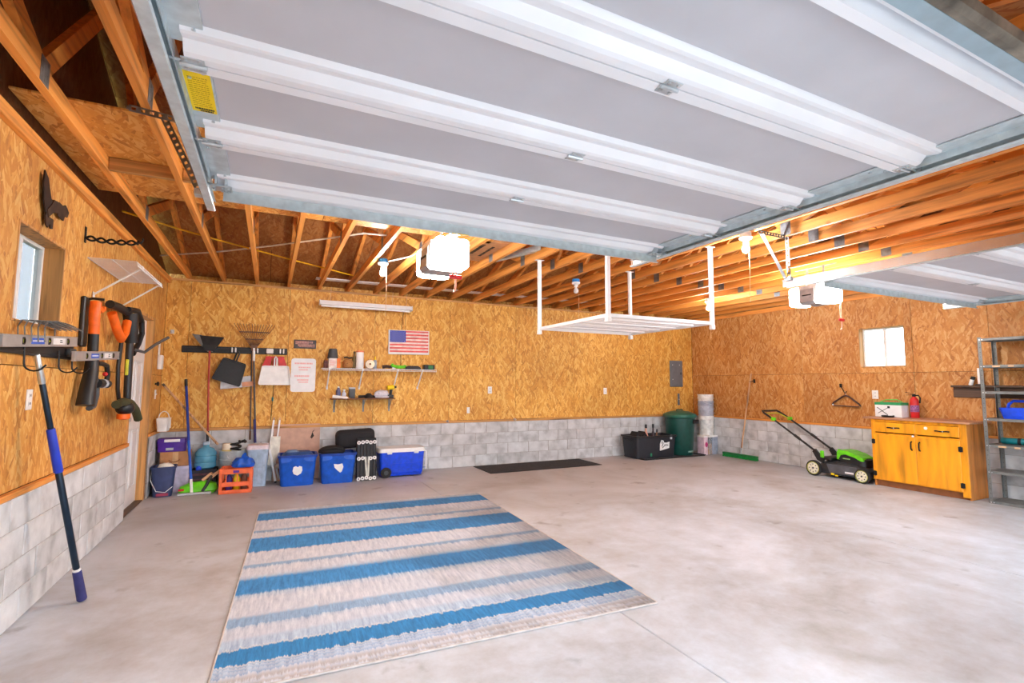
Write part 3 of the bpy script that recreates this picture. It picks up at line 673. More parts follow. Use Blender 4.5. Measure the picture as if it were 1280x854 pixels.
# white wire wall shelf
def wire_shelf(name, label, length, depth, brs, drop, m):
    """local x along the wall, local -y out into the room"""
    g = T(name, label, 'shelf')
    bm = NB()
    n = int(length/.028)
    for k in range(n+1):
        x = length*k/n; tube(bm, [(x, -.005, 0), (x, -depth, 0), (x, -depth-.004, -.03)], .0022, 4)
    mk('wire_deck', bm, m, g, kind='stuff')
    for y, z in ((-.006, -.004), (-depth*.5, -.004), (-depth, -.003), (-depth-.004, -.03)):
        bm = NB(); tube(bm, [(0, y, z), (length, y, z)], .004, 6); mk('rail_wire', bm, m, g)
    for x in brs:
        bm = NB(); beam(bm, (x, -.008, -drop), (x, -depth+.01, -.02), .018, .010); b = mk('brace', bm, m, g)
        bm = NB(); box(bm, (x-.014, -.012, -drop-.03), (x+.014, -.001, -drop+.02), .004, 1); mk('brace_foot', bm, m, b)
        bm = NB(); box(bm, (x-.012, -depth-.006, -.035), (x+.012, -depth+.02, .004), .003, 1); mk('clip', bm, m, b)
    return g
s = wire_shelf('wire_shelf', 'white wire shelf with two braces high on the left wall', 1.0, .305, (.19, .93), .25, WHITE); s.location = (.002, -2.17-1.0, 2.29); s.rotation_euler = (0, 0, PI/2)
# tool rail with hooks and two spirit levels
g = T('tool_rail', 'black tool rail with hooks under the left window', 'rail', (.0, 0, 0))
bm = NB(); box(bm, (.001, -5.1, 1.512), (.022, -3.36, 1.608), .004, 1); box(bm, (.022, -5.1, 1.53), (.032, -3.36, 1.54)); box(bm, (.022, -5.1, 1.58), (.032, -3.36, 1.59)); mk('channel', bm, BLACK, g)
for y in (-4.8, -4.17, -3.66, -3.42):
    bm = NB(); tube(bm, [(.03, y, 1.56), (.035, y, 1.46)]+[(.035+.045-.045*math.cos(a*PI/8), y, 1.46-.04*math.sin(a*PI/8)) for a in range(1, 8)]+[(.13, y+.0, 1.455)], .005, 6); mk('hook', bm, BLACK, g, True)
bm = NB(); box(bm, (.023, -3.52, 1.532), (.05, -3.40, 1.585), .006, 2); mk('roller_clamp', bm, GREY, g, True)
def level(loc, tilt, label):
    L = 1.06; g = T('spirit_level', label, 'spirit level', loc, (tilt, 0, 0))
    bm = NB()
    hs = (.24, .585, .89)
    # body as frame around three vial windows
    box(bm, (-.011, 0, .056), (.011, L, .066), .002, 1); box(bm, (-.011, 0, 0), (.011, L, .010), .002, 1)
    xs = [0]+[v for h in hs for v in (h-.02, h+.02)]+[L]
    for a, b in zip(xs[::2], xs[1::2]): box(bm, (-.009, a, .009), (.009, b, .057))
    for h in hs: box(bm, (-.009, h-.02, .009), (.009, h+.02, .013)); box(bm, (-.009, h-.02, .053), (.009, h+.02, .057))
    mk('body', bm, pm('level_alloy', (196, 200, 204), .35, .7, .06), g)
    for h in hs:
        bm = NB(); lathe(bm, [(.008, -.018), (.008, .018)], (0, h, .033), 10, 'y' if h == .585 else 'z'); mk('vial', bm, pm('vial_fluid', (214, 220, 60), .1, trans=.3), g, True)
        bm = NB(); lathe(bm, [(.021, -.0105), (.021, .0105), (.015, .0105), (.015, -.0105)], (0, h, .033), 16, 'x', False); v = bm; mk('vial_ring', v, BLACK, g)
    bm = NB(); box(bm, (.009, .33, .016), (.0098, .51, .05)); mk('blue_label', bm, BLUE, g)
    bm = NB(); glyphs(bm, lambda b, u0, v0, u1, v1: box(b, (.0098, .345+u0, .024+v0), (.0106, .345+u1, .024+v1)), .15, .016, 1, 21); mk('lettering', bm, WHITE, g, kind='stuff')
    bm = NB(); box(bm, (.009, .64, .014), (.0098, .84, .052)); mk('white_label', bm, WHITE, g)
    bm = NB(); glyphs(bm, lambda b, u0, v0, u1, v1: box(b, (.0098, .74+u0, .02+v0), (.0106, .74+u1, .02+v1)), .05, .024, 2, 22); mk('fine_print', bm, GREY, g, kind='stuff')
    return g
level((.060, -4.53, 1.531), .066, 'silver spirit level on the tool rail under the left window, nearer one')
level((.105, -3.66, 1.494), .055, 'silver spirit level whose end crosses in front of the orange blower')
# wire grill rack standing behind the rail
g = T('wire_rack', 'thin grey wire basket rack fixed below the left window glass', 'rack', (.0, 0, 0))
for k in range(5):
    x = .02+.028*k; bm = NB(); tube(bm, [(x, -4.22, 1.58), (x, -4.24, 1.66), (x, -4.2, 1.70), (x, -4.05, 1.715), (x, -3.75, 1.70), (x, -3.62, 1.695)], .0035, 6); mk('long_wire', bm, GALVD, g, True)
bm = NB()
for k in range(16):
    y = -4.19+.034*k; z = 1.70+.015*math.sin(PI*k/15); tube(bm, [(.012, y, z), (.14, y, z)], .0025, 5)
mk('cross_wires', bm, GALVD, g, kind='stuff')
bm = NB(); tube(bm, [(.02, -3.72, 1.70), (.02, -3.72, 1.60)], .0035, 6); mk('leg_wire', bm, GALVD, g)
# extension pole leaning on the rail
a, b = Vector((.279, -3.788, .0)), Vector((.085, -4.165, 1.512)); d = (b-a)
g = T('extension_pole', 'blue telescopic pole leaning against the left wall tool rail', 'pole', a); q = d.to_track_quat('Z', 'Y'); g.rotation_mode = 'QUATERNION'; g.rotation_quaternion = q; L = d.length
def seg(nm, z0, z1, r0, r1, m):
    bm = NB(); lathe(bm, [(r0*.85, z0), (r0, z0+.006), (r1, z1-.006), (r1*.85, z1)], (0, 0, 0), 14); return mk(nm, bm, m, g, True)
seg('foot_grip', .012, .21, .026, .023, pm('dark_blue_foam', (52, 52, 108), .8)); seg('collar', .21, .225, .022, .022, WHITEP)
seg('lower_tube', .225, .86, .018, .018, pm('dark_steel_blue', (30, 48, 66), .3, .5)); seg('blue_grip', .86, 1.13, .023, .021, pm('blue_foam', (24, 60, 196), .5))
seg('inner_tube', 1.13, 1.40, .015, .015, pm('dark_steel_blue', (30, 48, 66))); seg('tip', 1.40, L, .017, .014, STEEL)
# garden power tools
def T_tool(label, nm): return T(nm, label, 'garden tool', (0, 0, 0))
g = T_tool('orange and black cordless blower hanging beside the left window', 'leaf_blower')
def P3(y, z, x=.08): return (x, y, z)
bm = NB(); tube(bm, [P3(-3.185, 1.95), P3(-3.2, 1.90), P3(-3.2, 1.84), P3(-3.185, 1.78), P3(-3.18, 1.71)], .036, 12, r1=.034); mk('orange_handle', bm, ORANGE, g, True)
bm = NB(); tube(bm, [P3(-3.15, 1.93), P3(-3.06, 1.905), P3(-3.0, 1.93)], .022, 8); mk('orange_knob', bm, ORANGE, g, True)
bm = NB(); tube(bm, [P3(-3.185, 1.715), P3(-3.17, 1.5)], .034, 12); mk('black_sleeve', bm, BLACK, g, True)
bm = NB(); tube(bm, [P3(-3.17, 1.52), P3(-3.18, 1.42), P3(-3.22, 1.33), P3(-3.24, 1.25), P3(-3.25, 1.19)], .042, 12, r1=.058); mk('motor_body', bm, BLACK, g, True)
bm = NB(); tube(bm, [P3(-3.2, 1.17, .09), P3(-3.11, 1.18, .09), P3(-3.06, 1.26, .09), P3(-3.07, 1.35, .09), P3(-3.12, 1.39, .09)], .022, 8); mk('loop_handle', bm, GREY, g, True)
bm = NB(); tube(bm, [P3(-3.13, 1.5, .1), P3(-3.0, 1.5, .1), P3(-2.88, 1.49, .1), P3(-2.84, 1.42, .1), P3(-2.86, 1.33, .1)], .018, 8); mk('guide_handle', bm, BLACK, g, True)
bm = NB(); tube(bm, [P3(-3.1, 1.35, .1), P3(-2.84, 1.345, .1)], .034, 10); mk('grip_tube', bm, BLACK, g, True)
bm = NB(); tube(bm, [P3(-2.99, 1.348, .1), P3(-2.93, 1.347, .1)], .036, 10); mk('grey_collar', bm, LGREY, g, True)
bm = NB(); ball(bm, P3(-3.08, 1.42, .14), .017); mk('red_button', bm, RED, g, True)
bm = NB(); tube(bm, [(.002, -3.15, 1.97), (.05, -3.15, 1.985), (.12, -3.15, 1.98)], .010, 8); mk('wall_peg', bm, BLACK, g, True)
bm = NB(); box(bm, (.001, -3.23, 1.62), (.03, -3.12, 1.99), .008, 1); mk('back_mount', bm, BLACK, g)
g = T_tool('black string trimmer with orange yoke hanging in front of the white side door', 'string_trimmer')
bm = NB(); tube(bm, [P3(-2.72, 1.93, .07), P3(-2.62, 1.80, .09), P3(-2.52, 1.73, .1), P3(-2.42, 1.79, .1), P3(-2.36, 1.90, .1)], .034, 10); mk('orange_yoke', bm, ORANGE, g, True)
bm = NB(); tube(bm, [P3(-2.75, 2.0, .06), P3(-2.55, 2.0, .08), P3(-2.35, 1.98, .1)], .034, 10); mk('top_housing', bm, BLACK, g, True)
bm = NB(); tube(bm, [P3(-2.45, 2.0, .12), P3(-2.2, 2.02, .14), P3(-2.02, 1.94, .14), P3(-1.98, 1.83, .14), P3(-2.05, 1.72, .13), P3(-2.18, 1.62, .12)], .024, 10); mk('rear_loop', bm, BLACK, g, True)
bm = NB(); tube(bm, [P3(-2.32, 1.98, .11), P3(-2.3, 1.86, .12), P3(-2.27, 1.72, .12)], .06, 12, r1=.05); mk('motor_housing', bm, BLACK, g, True)
bm = NB(); tube(bm, [P3(-2.27, 1.75, .11), P3(-2.22, 1.12, .11)], .030, 10); mk('shaft', bm, pm('black_shaft', (44, 44, 48), .35), g, True)
bm = NB(); tube(bm, [P3(-2.5, 1.72, .1), P3(-2.55, 1.5, .1), P3(-2.52, 1.3, .1), P3(-2.42, 1.16, .1)], .016, 8); mk('second_shaft', bm, BLACK, g, True)
bm = NB(); tube(bm, [P3(-2.18, 1.66, .13), (.2, -2.14, 1.64), (.27, -2.08, 1.72), (.36, -2.0, 1.80)], .014, 8); mk('side_handle', bm, pm('grey_grip', (76, 72, 70), .6), g, True)
bm = NB(); ball(bm, P3(-2.32, 1.13, .12), .09, (.8, 1.1, .7)); mk('trimmer_head', bm, BLACK, g, True)
bm = NB(); lathe(bm, [(.03, -.03), (.05, -.02), (.05, .02)], P3(-2.36, 1.06, .12), 14); mk('orange_spool', bm, ORANGE, g, True)
bm = NB(); tube(bm, [P3(-2.62, 1.17, .12), P3(-2.45, 1.19, .13), P3(-2.25, 1.17, .14), P3(-2.08, 1.10, .15), P3(-2.0, 1.01, .16)], .035, 10); mk('guard', bm, pm('olive_guard', (58, 62, 36), .6), g, True)
bm = NB(); box(bm, (.125, -2.44, 1.42), (.142, -2.40, 1.56), .003, 1); mk('yellow_tag', bm, pm('yellow_tag', (214, 214, 60), .5), g)
def plate(name, label, cat, c, n, w, h, kind='outlet'):
    """small wall plate; n: outward axis '+x','-x','-y'"""
    g = T(name, label, cat, c, {'-y': 0, '+x': PI/2, '-x': -PI/2}[n])
    bm = NB(); box(bm, (-w/2, -.007, -h/2), (w/2, 0, h/2), .003, 2); mk('cover_plate', bm, WHITEP, g, True)
    if kind == 'outlet':
        for z in (-h*.2, h*.2):
            bm = NB(); box(bm, (-w*.22, -.0095, z-h*.11), (w*.22, -.007, z+h*.11), .002, 1); q = mk('socket', bm, WHITE, g)
            bm = NB(); box(bm, (-w*.1, -.0105, z-.006), (-w*.06, -.0095, z+.008)); box(bm, (w*.06, -.0105, z-.006), (w*.1, -.0095, z+.008)); mk('slots', bm, INK, q, kind='stuff')
    elif kind == 'switch':
        bm = NB(); box(bm, (-.006, -.019, -.004), (.006, -.007, .012), .002, 1); mk('toggle', bm, WHITE, g)
    return g
plate('wall_outlet', 'white wall outlet on the left wall beside the leaning blue pole', 'outlet', (.001, -3.97, 1.255), '+x', .075, .12)
plate('wall_outlet', 'white wall outlet on the back wall right of the flag', 'outlet', (4.66, -.001, 1.255), '-y', .075, .12)
plate('wall_outlet', 'white wall outlet on the back wall over the right end of the black mat', 'outlet', (7.065, -.001, 1.235), '-y', .075, .12)
plate('wall_outlet', 'white wall outlet on the right wall beside the boxed item on the cabinet', 'outlet', (W-.001, -3.54, 1.23), '-x', .085, .125)
plate('light_switch', 'white light switch at the corner right of the side door', 'switch', (.001, -.36, 1.21), '+x', .07, .115, 'switch')
plate('blank_plate', 'small white plate low on the back wall above the black mat', 'wall plate', (4.27, -.001, .92), '-y', .05, .1, 'blank')
for x, lb in ((3.9, 'left'), (5.12, 'right')):
    g = T('pipe_stub', 'small white pipe stub on the back sill, the %s one of two' % lb, 'pipe', (x, -.028, .745)); bm = NB(); lathe(bm, [(.024, -.02), (.024, -.003), (.014, -.003), (.014, -.02)], (0, 0, 0), 12, 'y', False); lathe(bm, [(.013, -.006), (.013, 0)], (0, 0, 0), 12, 'y'); mk('stub', bm, WHITEP, g, True)
g = T('paper_towel_bracket', 'white plastic holder hung at the corner right of the side door', 'holder', (.001, -.30, 1.66))
bm = NB(); box(bm, (0, -.06, -.14), (.05, .06, .04), .012, 2); mk('pocket', bm, WHITEP, g, True)
bm = NB(); box(bm, (0, -.045, .03), (.014, .02, .19), .008, 2); mk('back_tab', bm, WHITEP, g, True)
g = T('coat_peg', 'small black peg on the corner beside the side door', 'peg', (.001, -.4, 1.34)); bm = NB(); lathe(bm, [(.012, 0), (.012, .015), (.026, .022), (.026, .04), (.01, .046)], (0, 0, 0), 12, 'x'); mk('knob', bm, BLACK, g, True)
g = T('wall_hook', 'tiny silver hook on the back wall left of the tool rail', 'hook', (.085, -.001, 2.03)); bm = NB(); box(bm, (-.022, -.006, -.03), (.022, 0, .025), .003, 1); mk('plate', bm, LGREY, g); bm = NB(); tube(bm, [(0, -.006, .0), (0, -.03, -.02), (0, -.045, -.012), (0, -.046, .01)], .005, 6); mk('prong', bm, STEEL, g, True)
g = T('plastic_basket', 'white slotted plastic basket on the block ledge in the left corner', 'basket', (.10, -.30, .755))
bm = NB(); tub(bm, (0, 0), (.10, .2), (.13, .24), 0, .16, .02, .004); mk('basket_body', bm, WHITEP, g, True)
for k in range(5):
    bm = NB(); box(bm, (-.052+.0, -.075+.034*k, .03), (-.05, -.06+.034*k, .13)); box(bm, (.062, -.075+.034*k, .03), (.066, -.06+.034*k, .13), .001, 1); mk('rib', bm, WHITE, g)
bm = NB(); tube(bm, arc((0, 0, .155), .055, 0, 180, 10, 'xz', 1.6), .006, 6); mk('handle', bm, WHITEP, g, True)

# ------------------------------------------------------------------ back wall: tool rail and cleaning tools
g = T('tool_rail', 'black tool rail on the back wall holding brooms and dustpans', 'rail', (0, 0, 0))
bm = NB(); box(bm, (.205, -.022, 1.76), (1.48, -.002, 1.85), .004, 1); box(bm, (.205, -.032, 1.775), (1.48, -.022, 1.785)); box(bm, (.205, -.032, 1.825), (1.48, -.022, 1.835)); mk('channel', bm, BLACK, g)
for x in (.53, .81, 1.08, 1.41):
    bm = NB(); box(bm, (x-.03, -.075, 1.775), (x-.012, -.022, 1.84), .005, 1); box(bm, (x+.012, -.075, 1.775), (x+.03, -.022, 1.84), .005, 1); mk('clip', bm, WHITEP, g)
bm = NB(); box(bm, (1.21, -.06, 1.77), (1.30, -.022, 1.84), .012, 2); mk('white_block', bm, WHITEP, g, True)
g = T('angle_broom', 'red-handled angle broom hung head up on the back rail', 'broom', (.54, -.1, 0))
bm = NB(); tube(bm, [(-.01, 0, 1.78), (.0, 0, 1.3), (.025, 0, .60)], .0125, 10); mk('handle', bm, pm('broom_red', (178, 52, 40), .4), g, True)
bm = NB(); tube(bm, [(.02, 0, .72), (.025, 0, .58)], .017, 10); mk('grip', bm, BLACK, g, True)
bm = NB(); prism(bm, [(-.05, 1.78), (.04, 1.78), (.075, 1.86), (-.10, 1.86)], 'y', -.03, .03); mk('socket', bm, BLACK, g)
bm = NB(); prism(bm, [(-.08, 1.84), (.075, 1.84), (.15, 1.97), (-.13, 1.985)], 'y', -.028, .028); mk('black_bristles', bm, BLACKR, g)
bm = NB(); prism(bm, [(-.10, 1.84), (-.075, 1.84), (-.105, 1.99), (-.22, 2.0)], 'y', -.027, .027); mk('grey_bristles', bm, pm('grey_bristle', (120, 118, 114), .8), g)
def dustpan(label, loc, rot, m, w, h):
    g = T('dustpan', label, 'dustpan', loc, (0, rot, 0))
    bm = NB(); prism(bm, [(-w*.36, 0), (w*.36, 0), (w*.42, -h*.1), (w*.5, -h*.92), (w*.46, -h), (-w*.46, -h), (-w*.5, -h*.92), (-w*.42, -h*.1)], 'y', -.012, 0); mk('pan', bm, m, g)
    bm = NB()
    for s in (-1, 1): beam(bm, (s*w*.40, -.03, -h*.04), (s*w*.48, -.022, -h*.97), .035, .007, (1, 0, 0))
    beam(bm, (-w*.4, -.03, -.012), (w*.4, -.03, -.012), .035, .010); mk('rim', bm, m, g)
    bm = NB(); tube(bm, [(-.016, -.012, -.01), (-.016, -.014, .10), (0, -.014, .125), (.016, -.014, .10), (.016, -.012, -.01)], .011, 8); mk('handle', bm, m, g, True)
    return g
dustpan('black dustpan hanging tilted on the back rail', (.835, -.07, 1.66), .32, BLACK, .36, .32)
g = T('dustpan', 'clear and copper dustpan mostly hidden behind the black dustpan', 'dustpan', (.86, -.04, 1.42), (0, -.1, 0))
bm = NB(); prism(bm, [(-.19, 0), (.17, .02), (.2, -.13), (-.2, -.13)], 'y', -.01, 0); mk('pan', bm, LGREY, g); bm = NB(); box(bm, (.06, -.014, -.125), (.2, -.0105, -.06), .002, 1); mk('copper_strip', bm, pm('copper', (216, 150, 110), .5), g)
dustpan('large white dustpan hanging at the right end of the back rail', (1.335, -.095, 1.60), 0., WHITEP, .42, .27)
g = T('red_hand_brush', 'red plastic brush set behind the white dustpan', 'brush', (1.325, -.06, 1.72))
for a, b in ((-.15, -.05), (-.03, .03), (.05, .15)):
    bm = NB(); prism(bm, [(a*.75, 0), (b*.75, 0), (b*1.1, -.14), (a*1.1, -.14)], 'y', -.014, .014); mk('red_panel', bm, RED, g)
bm = NB(); box(bm, (-.12, -.012, -.008), (.12, .012, .012), .005, 1); mk('red_bar', bm, RED, g)
g = T('leaf_rake', 'brown wire leaf rake hung tines up on the back rail', 'rake', (1.055, -.085, 0))
for k in range(15):
    t_ = (k-7)/7.; bm = NB(); tube(bm, [(t_*.02, 0, 1.83), (t_*.10, 0, 1.95), (t_*.19, 0, 2.07), (t_*.245, 0, 2.155), (t_*.25, -.03, 2.17), (t_*.25, -.05, 2.16)], .0035, 5); mk('tine', bm, pm('rusty_wire', (110, 80, 60), .6, .3), g)
for z, w in ((1.96, .11), (2.06, .19)):
    bm = NB(); beam(bm, (-w, -.006, z), (w, -.006, z), .006, .016); mk('tine_bar', bm, pm('rusty_wire', (110, 80, 60)), g)
bm = NB(); prism(bm, [(-.03, 1.8), (.03, 1.8), (.045, 1.88), (-.045, 1.88)], 'y', -.012, .012); mk('head_plate', bm, pm('rusty_wire', (110, 80, 60)), g)
bm = NB(); tube(bm, [(0, 0, 1.82), (.01, 0, 1.6), (.055, 0, .85)], .0125, 10); mk('handle', bm, pm('grey_pole', (88, 84, 84), .4, .3), g, True)
bm = NB(); tube(bm, [(.0, 0, 1.84), (.005, 0, 1.66)], .017, 10); mk('white_sleeve', bm, WHITEP, g, True)
bm = NB(); tube(bm, [(.05, 0, .86), (.07, 0, .54)], .018, 10); mk('blue_grip', bm, pm('dark_blue_foam', (52, 52, 108)), g, True)
g = T('thin_pole', 'thin dark pole hanging behind the leaf rake handle', 'pole', (1.04, -.045, 0))
bm = NB(); tube(bm, [(-.01, 0, 1.78), (.02, 0, .62)], .009, 8); mk('rod', bm, pm('grey_pole', (88, 84, 84)), g, True); bm = NB(); tube(bm, [(.018, 0, .70), (.021, 0, .58)], .012, 8); mk('tip', bm, pm('rusty_wire', (110, 80, 60)), g, True)
g = T('thin_rod', 'thin rod with a green bead hanging below the white dustpan', 'rod', (1.325, -.03, 0)); bm = NB(); tube(bm, [(0, 0, 1.34), (-.012, 0, 1.0), (-.02, 0, .84)], .004, 6); mk('rod', bm, IRON, g, True); bm = NB(); lathe(bm, [(.004, 1.10), (.012, 1.11), (.012, 1.15), (.004, 1.16)], (-.008, 0, 0), 8); mk('bead', bm, TEAL, g, True)
# signs
g = T('grey_sign', 'small dark grey sign with pink lettering above the white sign', 'sign', (1.562, -.001, 1.86)); bm = NB(); box(bm, (0, -.012, 0), (.302, 0, .128), .003, 1); mk('board', bm, pm('sign_grey', (78, 74, 74), .6, var=.3), g)
bm = NB(); box(bm, (.02, -.0126, .06), (.20, -.012, .11)); box(bm, (.07, -.0126, .02), (.285, -.012, .065)); mk('worn_patch', bm, pm('sign_pink', (158, 122, 116), .7, var=.25, scale=60), g)
bm = NB(); glyphs(bm, lambda b, u0, v0, u1, v1: box(b, (.025+u0, -.0134, .02+v0), (.025+u1, -.0126, .02+v1)), .25, .09, 2, 5); mk('lettering', bm, pm('sign_letter', (186, 142, 134), .7), g, kind='stuff')
g = T('white_sign', 'white rounded metal sign with faint red lettering on the back wall', 'sign', (1.54, -.002, 1.232)); bm = NB(); slab(bm, (.165, 0), (.332, .484), 0, .006, .035); 
bmesh.ops.rotate(bm, verts=bm.verts, cent=(.165, 0, 0), matrix=Matrix.Rotation(PI/2, 3, 'X')); bmesh.ops.translate(bm, verts=bm.verts, vec=(0, 0, .242)); mk('board', bm, WHITE, g)
bm = NB()
for (u, v, w, h, sd) in ((.04, .40, .25, .025, 1), (.07, .345, .19, .02, 2), (.10, .31, .13, .02, 3), (.04, .215, .25, .028, 4), (.07, .16, .18, .026, 5), (.09, .13, .14, .022, 6)):
    glyphs(bm, lambda b, u0, v0, u1, v1: box(b, (u+u0, -.0072, v+v0), (u+u1, -.006, v+v1)), w, h, 1, sd, 1.)
mk('lettering', bm, REDINK, g, kind='stuff')
# wall shelves
ws = wire_shelf('wire_shelf', 'white wire shelf with four braces on the back wall', 1.67, .30, (.09, .55, 1.07, 1.45), .28, WHITE); ws.location = (1.945, -.003, 1.575)
g = T('board_shelf', 'narrow dark wooden shelf on grey brackets under the wire shelf', 'shelf', (2.085, -.002, 1.12))
bm = NB(); box(bm, (0, -.20, 0), (.92, 0, .018), .003, 1); mk('board', bm, pm('shelf_brown', (128, 84, 50), .7), g)
for x in (.06, .48, .87):
    bm = NB(); box(bm, (x-.013, -.19, -.004), (x+.013, 0, 0)); box(bm, (x-.013, -.004, -.19), (x+.013, 0, -.004)); beam(bm, (x, -.003, -.15), (x, -.16, -.004), .008, .006); mk('bracket', bm, GALVD, g)
SZ = 1.579
def at(name, label, cat, x, y=-.17, z=SZ, rot=0): return T(name, label, cat, (x, y, z), rot)
g = at('carton', 'small white and orange carton under the dark cup on wire shelf', 'box', 2.105); bm = NB(); box(bm, (-.08, -.07, 0), (.08, .07, .14), .003, 1); mk('box', bm, pm('carton_white', (238, 226, 218), .7), g); bm = NB(); box(bm, (.03, -.0712, .0), (.0812, .0712, .1412)); mk('orange_band', bm, pm('carton_orange', (240, 130, 60), .7), g); bm = NB(); glyphs(bm, lambda b, u0, v0, u1, v1: box(b, (-.07+u0, -.0715, .03+v0), (-.07+u1, -.07, .03+v1)), .085, .08, 3, 8); mk('print', bm, REDINK, g, kind='stuff')
g = at('grey_cup', 'dark grey upturned cup on the white carton', 'cup', 2.085, -.17, SZ+.141); bm = NB(); lathe(bm, [(.074, 0), (.076, .006), (.056, .135), (.05, .14)], seg=18); mk('cup', bm, GREY, g, True); bm = NB(); lathe(bm, [(.076, .0), (.079, .004), (.079, .014), (.075, .016)], seg=18, cap=False); mk('rim', bm, GREY, g, True)
g = at('dark_box', 'dark red box at the left end of the wire shelf', 'box', 1.99); bm = NB(); box(bm, (-.025, -.06, 0), (.025, .06, .11), .003, 1); mk('box', bm, pm('maroon', (96, 44, 34), .6), g); bm = NB(); box(bm, (-.026, -.061, .07), (.026, .061, .08)); mk('lid_edge', bm, pm('maroon_dark', (70, 32, 26), .6), g)
g = at('brown_bag', 'brown burlap bag with a dark tie on the wire shelf', 'bag', 2.30); bm = NB(); lathe(bm, [(.05, 0), (.072, .02), (.074, .09), (.055, .125), (.03, .14)], seg=14); mk('sack', bm, pm('burlap', (176, 124, 70), .9, var=.25, scale=70), g, True); bm = NB(); tube(bm, [(-.06, 0, .155), (-.02, -.01, .165), (.02, 0, .15), (.06, .01, .16)], .011, 7); mk('dark_tie', bm, BLACKR, g, True)
g = at('olive_bottle', 'olive brown bottle left of the white canister', 'bottle', 2.395, -.13); bm = NB(); lathe(bm, [(.03, 0), (.034, .01), (.034, .14), (.015, .19), (.014, .22)], seg=14); mk('bottle', bm, pm('olive', (120, 100, 56), .5), g, True); bm = NB(); lathe(bm, [(.016, .22), (.017, .225), (.017, .25), (.012, .255)], seg=12); mk('cap', bm, pm('olive_dark', (82, 66, 40), .5), g, True)
g = at('white_canister', 'tall white canister with orange lid on the wire shelf', 'canister', 2.465, -.19); bm = NB(); lathe(bm, [(.054, 0), (.057, .008), (.057, .235), (.054, .24)], seg=20); mk('body', bm, WHITE, g, True); bm = NB(); lathe(bm, [(.057, .24), (.058, .245), (.058, .262), (.05, .266)], seg=20); mk('lid', bm, pm('pale_orange', (246, 150, 110), .5), g, True)
g = at('tape_roll', 'cream paper roll standing on edge on the wire shelf', 'roll', 2.605, -.22); bm = NB(); lathe(bm, [(.016, -.045), (.064, -.045), (.066, -.04), (.066, .04), (.064, .045), (.016, .045), (.016, -.045)], (0, 0, .066), 24, 'y', False); mk('roll', bm, pm('cream', (244, 226, 200), .8), g, True); bm = NB(); lathe(bm, [(.0155, -.046), (.0155, .046), (.012, .046), (.012, -.046), (.0155, -.046)], (0, 0, .066), 14, 'y', False); mk('core', bm, CARD, g)
g = at('glue_bottle', 'small grey bottle with a yellow tip beside the cream roll', 'bottle', 2.695, -.16); bm = NB(); lathe(bm, [(.024, 0), (.027, .006), (.027, .11), (.018, .135)], seg=14); mk('bottle', bm, pm('blue_grey', (150, 160, 172), .5), g, True); bm = NB(); lathe(bm, [(.015, .135), (.014, .15), (.005, .19)], seg=12); mk('tip', bm, YEL, g, True)
g = at('black_tool', 'dark hand tool lying between the glue bottle and green clamp', 'tool', 2.88, -.2); bm = NB(); tube(bm, [(-.08, 0, .03), (-.02, 0, .04), (.05, 0, .03)], .028, 10, r1=.02); mk('body', bm, pm('dark_brown', (58, 40, 34), .6), g, True); bm = NB(); tube(bm, [(.05, 0, .03), (.09, 0, .024)], .012, 8); mk('nose', bm, GREY, g, True)
g = at('green_clamp', 'lime green plastic tool on the wire shelf below the flag', 'tool', 3.045, -.2); bm = NB(); tube(bm, [(-.11, 0, .075), (-.085, 0, .045), (0, 0, .032), (.09, 0, .034), (.10, 0, .06)], .026, 10); mk('grip', bm, LIME, g, True); bm = NB(); box(bm, (-.10, -.012, .0), (-.05, .012, .03), .004, 1); mk('jaw', bm, WHITEP, g)
g = at('black_case', 'long black pouch on the wire shelf right of green tool', 'case', 3.27, -.19); bm = NB(); frR = frustum(bm, (0, 0), (.24, .1), (.2, .07), 0, .055, .02); loft(bm, [frR((.24, .1), 0), frR((.24, .1), .025), frR((.16, .06), .055)]); mk('pouch', bm, pm('charcoal', (58, 56, 58), .7), g, True); bm = NB(); tube(bm, [(-.11, -.02, .04), (-.15, -.02, .02)], .012, 8); mk('loop', bm, BLACK, g, True)
g = at('dark_box', 'black and green box at the right end of the wire shelf', 'box', 3.52, -.19); bm = NB(); box(bm, (-.085, -.06, 0), (.085, .06, .075), .006, 1); mk('box', bm, BLACK, g); bm = NB(); box(bm, (-.02, -.0615, .01), (.055, .0615, .066), .002, 1); mk('green_panel', bm, pm('box_green', (50, 120, 60), .5), g)
LZ = 1.138
g = at('spray_can', 'small blue-grey can on the dark shelf, leftmost', 'can', 2.185, -.12, LZ); bm = NB(); lathe(bm, [(.03, 0), (.033, .006), (.033, .12), (.02, .135), (.02, .155)], seg=14); mk('can', bm, pm('can_blue', (96, 100, 140), .4), g, True); bm = NB(); lathe(bm, [(.014, .155), (.014, .17), (.008, .174)], seg=10); mk('nozzle', bm, WHITEP, g, True)
g = at('white_bottle', 'small white bottle on the dark shelf beside the leftmost can', 'bottle', 2.265, -.12, LZ); bm = NB(); lathe(bm, [(.028, 0), (.03, .006), (.03, .075), (.014, .095), (.014, .11)], seg=14); mk('bottle', bm, pm('pale_white', (220, 222, 236), .5), g, True); bm = NB(); lathe(bm, [(.016, .11), (.016, .13)], seg=12); mk('cap', bm, WHITEP, g, True)
g = at('white_caulk_tube', 'white caulk tube lying along the dark shelf front', 'tube', 2.10, -.175, LZ+.03, 0); g.rotation_euler = (0, .14, -.02); bm = NB(); lathe(bm, [(.024, 0), (.025, .004), (.025, .20), (.012, .215)], (0, 0, 0), 14, 'x'); mk('tube', bm, WHITEP, g, True); bm = NB(); lathe(bm, [(.009, .215), (.004, .29)], (0, 0, 0), 10, 'x'); mk('nozzle', bm, pm('cream', (244, 226, 200)), g, True)
